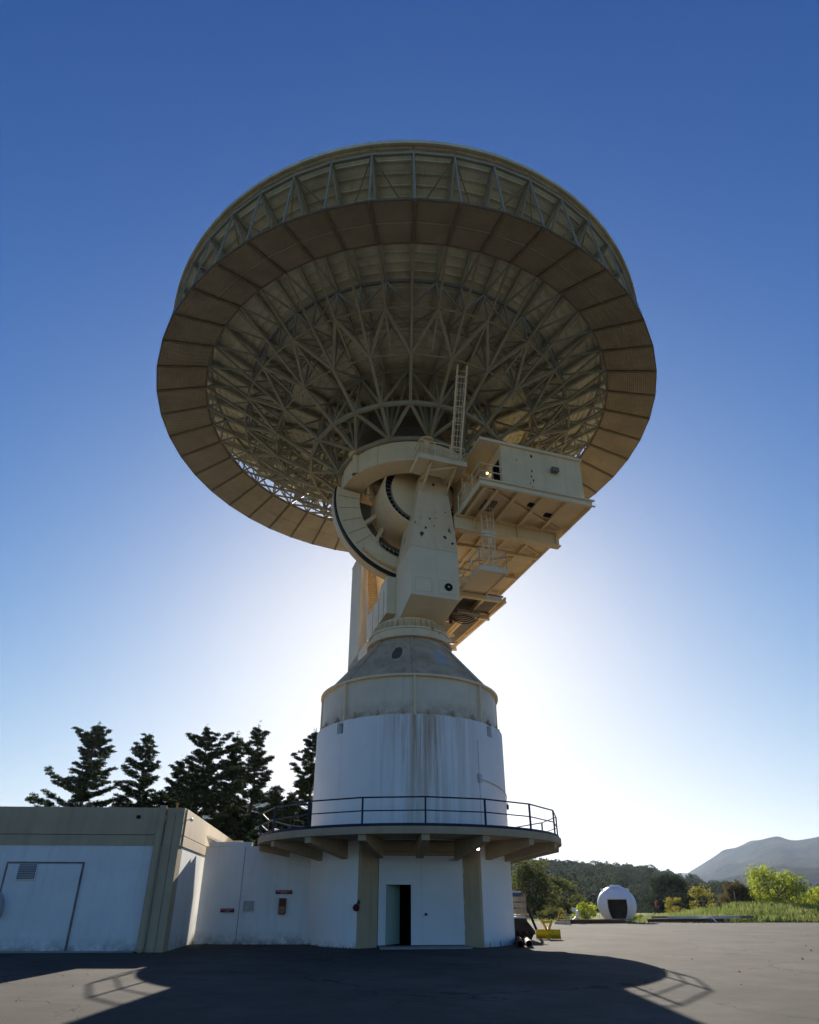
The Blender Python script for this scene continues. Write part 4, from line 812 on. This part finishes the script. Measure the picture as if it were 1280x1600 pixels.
# white tubular handrail behind the balcony
hr = thing('white_handrail', 'sunlit white tubular handrail behind the left end of balcony', 'handrail', (-7.6, 2.2, 3.8))
m = MB(); m.path([(-6.6, 1.0, 4.75), (-5.4, 2.2, 4.5), (-4.2, 3.2, 4.45)], .05, 8); m.path([(-6.6, 1.0, 4.42), (-6.4, 1.1, 4.42)], .05, 8); m.obj('rail', GLASSW, hr)
m = MB(); m.tube((-6.6, 1.0, 4.08), (-6.6, 1.0, 4.75), .04, 8); m.tube((-5.4, 2.2, 4.08), (-5.4, 2.2, 4.5), .03, 8); m.tube((-4.3, 3.12, 4.08), (-4.3, 3.12, 4.47), .03, 8); m.obj('post', GLASSW, hr)

# ------------------------------------------------------------------ things on the apron, right
# cracked fibreglass dome
dome = thing('fibreglass_dome', 'white spherical fibreglass dome with dark doorway at apron edge', 'dome', (19.25, 33.6, 0))
DM2 = T(19.25, 33.6, 1.38); Rd = 1.74
da = math.atan2(19.25, 64.8); face = -da        # doorway turns towards the camera side
m = MB(DM2 @ RZ(face+R(2))); n, k = 48, 20; vs = []; fs = []
th_ = [R(18)+(R(142)-R(18))*j/k for j in range(k+1)]
for i in range(n):
    a = 2*math.pi*i/n
    for t_ in th_: vs.append((Rd*math.sin(t_)*math.sin(a), -Rd*math.sin(t_)*math.cos(a), Rd*math.cos(t_)*.92))
for i in range(n):
    for j in range(k):
        a = (i+.5)*360/n; a = a-360 if a > 180 else a; tm = math.degrees((th_[j]+th_[j+1])/2)
        if abs(a) < 31 and tm > 76: continue
        fs.append((i*(k+1)+j, i*(k+1)+j+1, ((i+1) % n)*(k+1)+j+1, ((i+1) % n)*(k+1)+j))
m.add(vs, fs); so = m.obj('shell', GLASSW, dome, True, 60); md = so.modifiers.new('thick', 'SOLIDIFY'); md.thickness = .06; md.offset = -1
m = MB(DM2); m.ring(.02, .62, Rd*.855, Rd*.90, n=24); m.ring(.02, .42, Rd*.90, Rd*.955, n=24); m.obj('top_cap', GLASSW, dome, True)
m = MB(DM2 @ RZ(face)); m.box(-1.3, -.95, -.1, .25, Rd*.62, Rd*.78); m.box(.85, 1.25, -.1, .3, Rd*.62, Rd*.78); m.obj('lifting_lug', GLASSW, dome)
m = MB(DM2 @ RZ(face+R(2))); m.lathe([((Rd-.09)*math.sin(t_), (Rd-.09)*math.cos(t_)*.92) for t_ in np.linspace(R(4), R(142), 18)], 40, R(33), R(327)); m.obj('shade_lining', M('dark_brown_shade', (.09, .065, .05), .9, .2, 3), dome, True)  # added inner shell, its dark brown colours in the shade inside the dome
m = MB(T(19.25, 33.6, -.05)); m.lathe([(0, .0), (1.08, .0), (1.08, .12), (0, .12)], 32); m.obj('floor', WOODG, dome)
# back blade
bl = thing('grader_blade', 'yellow tractor grader blade lying on the apron near the tower', 'grader blade', (6.6, 2.2, 0))
BM = T(6.55, 2.4, 0) @ RZ(R(-12)); m = MB(BM); vs = []
for i in range(9):
    t_ = i/8; y = -.16*math.sin(t_*math.pi)+.05*t_; z = .02+.40*t_; vs += [(-.56, y, z), (.58, y, z), (-.56, y+.03, z), (.58, y+.03, z)]
fs = []
for i in range(8):
    b = 4*i; fs += [(b, b+1, b+5, b+4), (b+2, b+6, b+7, b+3), (b, b+4, b+6, b+2), (b+1, b+3, b+7, b+5)]
fs += [(0, 2, 3, 1), (32, 33, 35, 34)]; m.add(vs, fs); m.obj('blade', YEL, bl, True)
m = MB(BM); m.beam((0, -.05, .3), (.0, .8, .4), .14, .14); m.beam((-.05, .0, .4), (-.28, .5, .82), .07, .1); m.beam((.05, .0, .4), (.22, .5, .78), .07, .1); m.beam((-.3, .5, .72), (.25, .5, .72), .09, .12); m.obj('hitch_frame', YEL, bl)
m = MB(BM); m.tube((.02, -.2, .12), (.02, .1, .2), .12, 14); m.obj('pivot', YEL, bl, True)
af = thing('hitch_frame', 'yellow A-shaped hitch frame standing beyond the grader blade', 'hitch', (12.9, 25.5, 0)); AM = T(12.3, 25.6, 0) @ RZ(R(-20))
m = MB(AM)
for s_ in (-1, 1): m.beam((s_*.5, 0, .05), (s_*.06, 0, 1.12), .1, .07); m.beam((s_*.5, 0, .08), (s_*.3, .8, .12), .09, .09)
m.beam((-.34, 0, .5), (.34, 0, .5), .07, .08); m.obj('a_frame', YEL, af)
m = MB(AM); m.tube((0, -.06, 1.1), (0, .06, 1.1), .09, 12); m.tube((0, -.06, .62), (0, .06, .62), .11, 12); m.obj('pin_boss', YEL, af, True)
m = MB(AM); m.box(-.62, -.2, -.12, .1, 0, .2); m.box(-.15, .25, -.14, .1, 0, .24); m.box(.3, .62, -.1, .12, 0, .22); m.obj('counterweight_block', M('pale_block', (.5, .45, .36), .8), af)
# pipes
def pipe(name, label, p, q, r, mat, hollow=True):
    o = thing(name, label, 'pipe', (min(p[0], q[0]), min(p[1], q[1]), 0)); d = (Vector(q)-Vector(p)); L = d.length; Mx = T(*p) @ d.to_track_quat('Z', 'Y').to_matrix().to_4x4()
    m = MB(Mx); m.ring(r*.86, r, 0, L, n=20); b_ = m.obj('barrel', mat, o, True); m = MB(Mx); m.ring(r, r*1.12, L*.3, L*.3+.06, n=20); m.obj('collar', mat, b_, True); return o
pipe('steel_pipe', 'long rust red pipe lying along the apron edge', (12.1, 26.6, .16), (18.1, 28.2, .16), .16, RUSTB)
pipe('steel_pipe', 'left short rusty pipe end poking out behind the tower', (4.22, -3.95, .13), (4.75, -.2, .13), .13, RUSTB)
pipe('steel_pipe', 'right short tan pipe end poking out behind the tower', (4.62, -3.6, .13), (5.05, -.3, .13), .125, M('tan_pipe', (.42, .26, .15), .7, .2, 3))
wp = thing('white_elbow_pipe', 'curved white elbow pipe right of the yellow hitch frame', 'pipe', (14.0, 27.0, 0)); m = MB()
ep = [(13.4, 28.0, .12), (13.75, 28.0, .2), (14.05, 28.0, .42), (14.2, 28.0, .7), (14.1, 28.0, .95), (13.85, 28.0, 1.05)]; m.path(ep, .12, 12); m.obj('elbow', GLASSW, wp, True)
m = MB(); m.tube((13.75, 28, 1.05), (13.85, 28, 1.05), .17, 14); m.tube((13.36, 28, .13), (13.46, 28, .13), .13, 14); m.obj('flange', GLASSW, wp, True)
# junk beside the tower
bk = thing('steel_bucket', 'rust brown steel digger bucket beside the right foot of tower', 'bucket', (5.0, .6, 0)); m = MB(T(5.0, .7, 0))
m.hex([(-.7, -.4, .02), (.35, -.4, .02), (.35, .4, .02), (-.7, .4, .02)], [(-.7, -.62, .42), (.55, -.62, .42), (.55, .5, .42), (-.7, .5, .42)]); m.hex([(-.7, -.62, .42), (.55, -.62, .42), (.55, .5, .42), (-.7, .5, .42)], [(-.7, -.35, .92), (.18, -.35, .92), (.18, .4, .92), (-.7, .4, .92)]); m.obj('shell', RUSTB, bk)
m = MB(T(5.0, .7, 0))
for x in (-.5, -.2, .1, .4): m.hex([(x, -.8, .30), (x+.12, -.8, .30), (x+.12, -.6, .36), (x, -.6, .36)], [(x, -.8, .34), (x+.12, -.8, .34), (x+.12, -.6, .46), (x, -.6, .46)])
m.obj('teeth', RUSTB, bk)
m = MB(); m.box(4.35, 5.2, .35, 1.0, .925, .99); m.obj('white_board', GLASSW, None); o = bpy.data.objects['white_board']; tag(o, 'sunlit white board lying on the rusty bucket', 'board')
cr = thing('timber_crate', 'weathered grey timber crate standing behind the rusty bucket', 'crate', (5.2, 3.2, 0))
for i in range(6):
    m = MB(); z = .25+i*.27; m.box(4.5, 5.72, 3.0, 3.05, z, z+.22); m.obj('slat', WOODG, cr)
for x in (4.55, 5.62):
    m = MB(); m.box(x, x+.1, 3.05, 3.15, 0, 1.95); m.obj('post', WOODG, cr); m = MB(); m.box(x, x+.1, 4.0, 4.1, 0, 1.9); m.obj('post', WOODG, cr)
m = MB(); m.box(4.5, 5.72, 3.06, 4.1, 1.64, 1.70); m.obj('lid', WOODG, cr)
jc = thing('blue_cool_box', 'small dark blue box standing on the timber crate', 'box', (5.2, 3.5, 1.7)); m = MB(); m.box(4.9, 5.5, 3.2, 3.7, 1.705, 2.0); m.obj('body', BLUEP, jc); m = MB(); m.box(4.88, 5.52, 3.18, 3.72, 2.0, 2.07); m.obj('lid', GALV, jc)
lb = MB(); lb.beam((5.75, 3.6, 1.62), (6.75, 6.0, .05), .09, .12); tag(lb.obj('leaning_bar', DARK), 'dark steel bar leaning from the timber crate to the ground', 'bar')
# stack of beams right of the dome
for i, (x0, x1, y, z, r, mt, lab) in enumerate(((20.9, 27.8, 30.6, .13, .13, RUSTB, 'rusty bottom beam in the front of the steel pile right of dome'), (21.6, 28.6, 31.1, .14, .14, GALV, 'grey lower beam at the back of the steel pile'), (21.4, 30.6, 30.8, .38, .10, WOODG, 'long weathered beam lying on top of the steel pile'), (22.6, 29.2, 30.45, .37, .09, GALV, 'grey beam on top at the front of the steel pile'))):
    o = thing('steel_beam', lab, 'beam', (x0, y, 0 if z < .2 else z-r), 'beams piled right of the dome'); m = MB(); m.ibeam((x0, y, z), (x1, y+.5, z+.04), r*2, r*2, .02); m.obj('section', mt, o)
    m = MB(); m.box(x0-.01, x0+.01, y-r, y+r, z-r, z+r); m.obj('end_plate', mt, o)
st = MB(); st.beam((26.3, 30.2, .52), (26.6, 29.9, .02), .10, .08); st.beam((26.25, 30.2, .5), (25.6, 30.2, .36), .06, .05); tag(st.obj('white_stake', GLASSW), 'short white stake leaning on the front of the steel pile', 'stake')
# fence posts and poles
def gpost(label, x, y, h, r, cap=True):
    z = float(gz(x, y)) if y > 29 else 0.; o = thing('fence_post', label, 'post', (x, y, z), 'posts on the meadow'); m = MB(); m.tube((x, y, z-.1), (x, y, z+h), r, 8); m.obj('shaft', WOODG, o); m = MB(); m.tube((x, y, z+h), (x, y, z+h+.05), r*1.2, 8); m.obj('cap', DARK, o)
gpost('wooden post in the grass left of the russet shrub', 33.6, 40.5, 1.5, .06); gpost('tall dark wooden pole just left of the dome', 27.6, 92, 5.2, .13)
gpost('second tall dark pole closest to the dome', 28.7, 92, 5.0, .13)
# walking person in red top (about 77 m away)
PX, PY_ = 27.3, 46.0; PZ_ = float(gz(PX, PY_))
def person():
    J = {'pel': (0, 0, .95, .15, .11), 'sp': (0.02, 0, 1.15, .14, .10), 'ch': (.05, 0, 1.36, .17, .11), 'nk': (.07, 0, 1.52, .06, .06), 'hd': (.09, 0, 1.64, .085, .10), 'tp': (.09, 0, 1.74, .07, .08),
         'hl': (.0, -.1, .9, .09, .09), 'kl': (-.22, -.1, .52, .065, .065), 'al': (-.52, -.1, .22, .045, .045), 'tl': (-.56, -.1, .10, .04, .05), 'hr': (.0, .1, .9, .09, .09), 'kr': (.20, .1, .50, .065, .065), 'ar': (.14, .1, .09, .045, .045), 'tr': (.32, .1, .04, .045, .04),
         'sl': (.05, -.19, 1.42, .065, .065), 'el': (-.14, -.25, 1.18, .045, .045), 'wl': (.02, -.27, .96, .035, .035), 'pl': (.06, -.27, .90, .035, .025), 'sr': (.05, .19, 1.42, .065, .065), 'er': (.16, .25, 1.15, .045, .045), 'wr': (.34, .24, 1.06, .035, .035), 'pr': (.41, .24, 1.05, .035, .025)}
    Ed = [('pel', 'sp'), ('sp', 'ch'), ('ch', 'nk'), ('nk', 'hd'), ('hd', 'tp'), ('pel', 'hl'), ('hl', 'kl'), ('kl', 'al'), ('al', 'tl'), ('pel', 'hr'), ('hr', 'kr'), ('kr', 'ar'), ('ar', 'tr'), ('ch', 'sl'), ('sl', 'el'), ('el', 'wl'), ('wl', 'pl'), ('ch', 'sr'), ('sr', 'er'), ('er', 'wr'), ('wr', 'pr')]
    for s_, b, d in (('l', 'pl', (.35, 0, -1)), ('r', 'pr', (1, 0, -.15))):
        for i in range(5):
            o = (i-2)*.018; x, y, z = J[b][:3]; L = (.05, .075, .08, .075, .06)[i]; n1, n2 = f'{s_}f{i}', f'{s_}g{i}'
            J[n1] = (x+d[0]*.03, y+o, z+d[2]*.03, .009, .009); J[n2] = (x+d[0]*L+.01, y+o*1.2, z+d[2]*L, .008, .008); Ed += [(b, n1), (n1, n2)]
    names = list(J); me = bpy.data.meshes.new('body_cage'); me.from_pydata([J[k][:3] for k in names], [(names.index(a), names.index(b)) for a, b in Ed], [])
    o = bpy.data.objects.new('cage', me); COL.objects.link(o); md = o.modifiers.new('skin', 'SKIN'); sub = o.modifiers.new('sub', 'SUBSURF'); sub.levels = 1; sub.render_levels = 1
    for i, k in enumerate(names): me.skin_vertices[0].data[i].radius = J[k][3:]; me.skin_vertices[0].data[i].use_root = (k == 'pel')
    dg = bpy.context.evaluated_depsgraph_get(); ev = bpy.data.meshes.new_from_object(o.evaluated_get(dg)); bpy.data.objects.remove(o)
    t_ = thing('person', 'person in red top and dark trousers walking in the meadow behind the steel pile', 'person', (PX, PY_, PZ_))
    ev.materials.clear()
    for mt in (M('skin', (.45, .27, .2), .6, .05), M('red_jacket', (.40, .03, .03), .8, .1), M('dark_trousers', (.02, .02, .025), .9, .1)): ev.materials.append(mt)
    for p in ev.polygons:
        c = p.center; p.material_index = 2 if c.z < .93 and not (abs(c.y) > .2) else (0 if c.z > 1.54 or (abs(c.y) > .2 and c.z < 1.0 and c.x < .2) or c.x > .33 and c.z > .9 else 1); p.use_smooth = True
    PMx = T(PX, PY_, PZ_) @ RZ(R(15)); ev.transform(PMx); ev.name = 'body'; link(bpy.data.objects.new('body', ev), t_)
    m = MB(PMx @ T(.075, 0, 1.70)); m.lathe([(.0, .10), (.06, .085), (.095, .03), (.10, -.03), (.085, -.07)], 14); m.obj('hair', M('dark_hair', (.02, .014, .01), .7), t_, True)
person()
# loose stones on the apron
vs = []; fs = []
for i in range(420):
    x, y = random.uniform(-9, 26), random.uniform(-19, 26); r_ = random.uniform(.008, .022)*(1 if random.random() < .9 else 2.2); b = len(vs); a = random.uniform(0, 6.28)
    vs += [(x+r_*math.cos(a+k*2.09)*random.uniform(.7, 1.3), y+r_*math.sin(a+k*2.09)*random.uniform(.7, 1.3), -.004) for k in range(3)]+[(x, y, r_*random.uniform(.7, 1.3))]
    fs += [(b, b+1, b+3), (b+1, b+2, b+3), (b+2, b, b+3)]
me = bpy.data.meshes.new('loose_stones'); me.from_pydata(vs, [], fs); me.materials.append(M('grey_stone', (.16, .14, .12), .9, .4, 9)); tag(link(bpy.data.objects.new('loose_stones', me)), 'small loose stones scattered over the asphalt apron', 'stones', kind='stuff')
# haze between the valley hills
m = MB(); m.box(-15500, 15500, -400, 8400, -60, 275); hz = m.obj('haze', WHITE); hz.data.materials.clear()
hm_ = bpy.data.materials.new('valley_haze'); hm_.use_nodes = True; t = hm_.node_tree; t.nodes.clear(); o_ = t.nodes.new('ShaderNodeOutputMaterial'); pv = t.nodes.new('ShaderNodeVolumePrincipled')
pv.inputs['Color'].default_value = (.62, .76, 1., 1); pv.inputs['Density'].default_value = 6e-5; pv.inputs['Anisotropy'].default_value = .45
t.links.new(pv.outputs[0], o_.inputs['Volume']); hz.data.materials.append(hm_); tag(hz, 'pale blue haze hanging between the far hills', 'haze', kind='stuff')
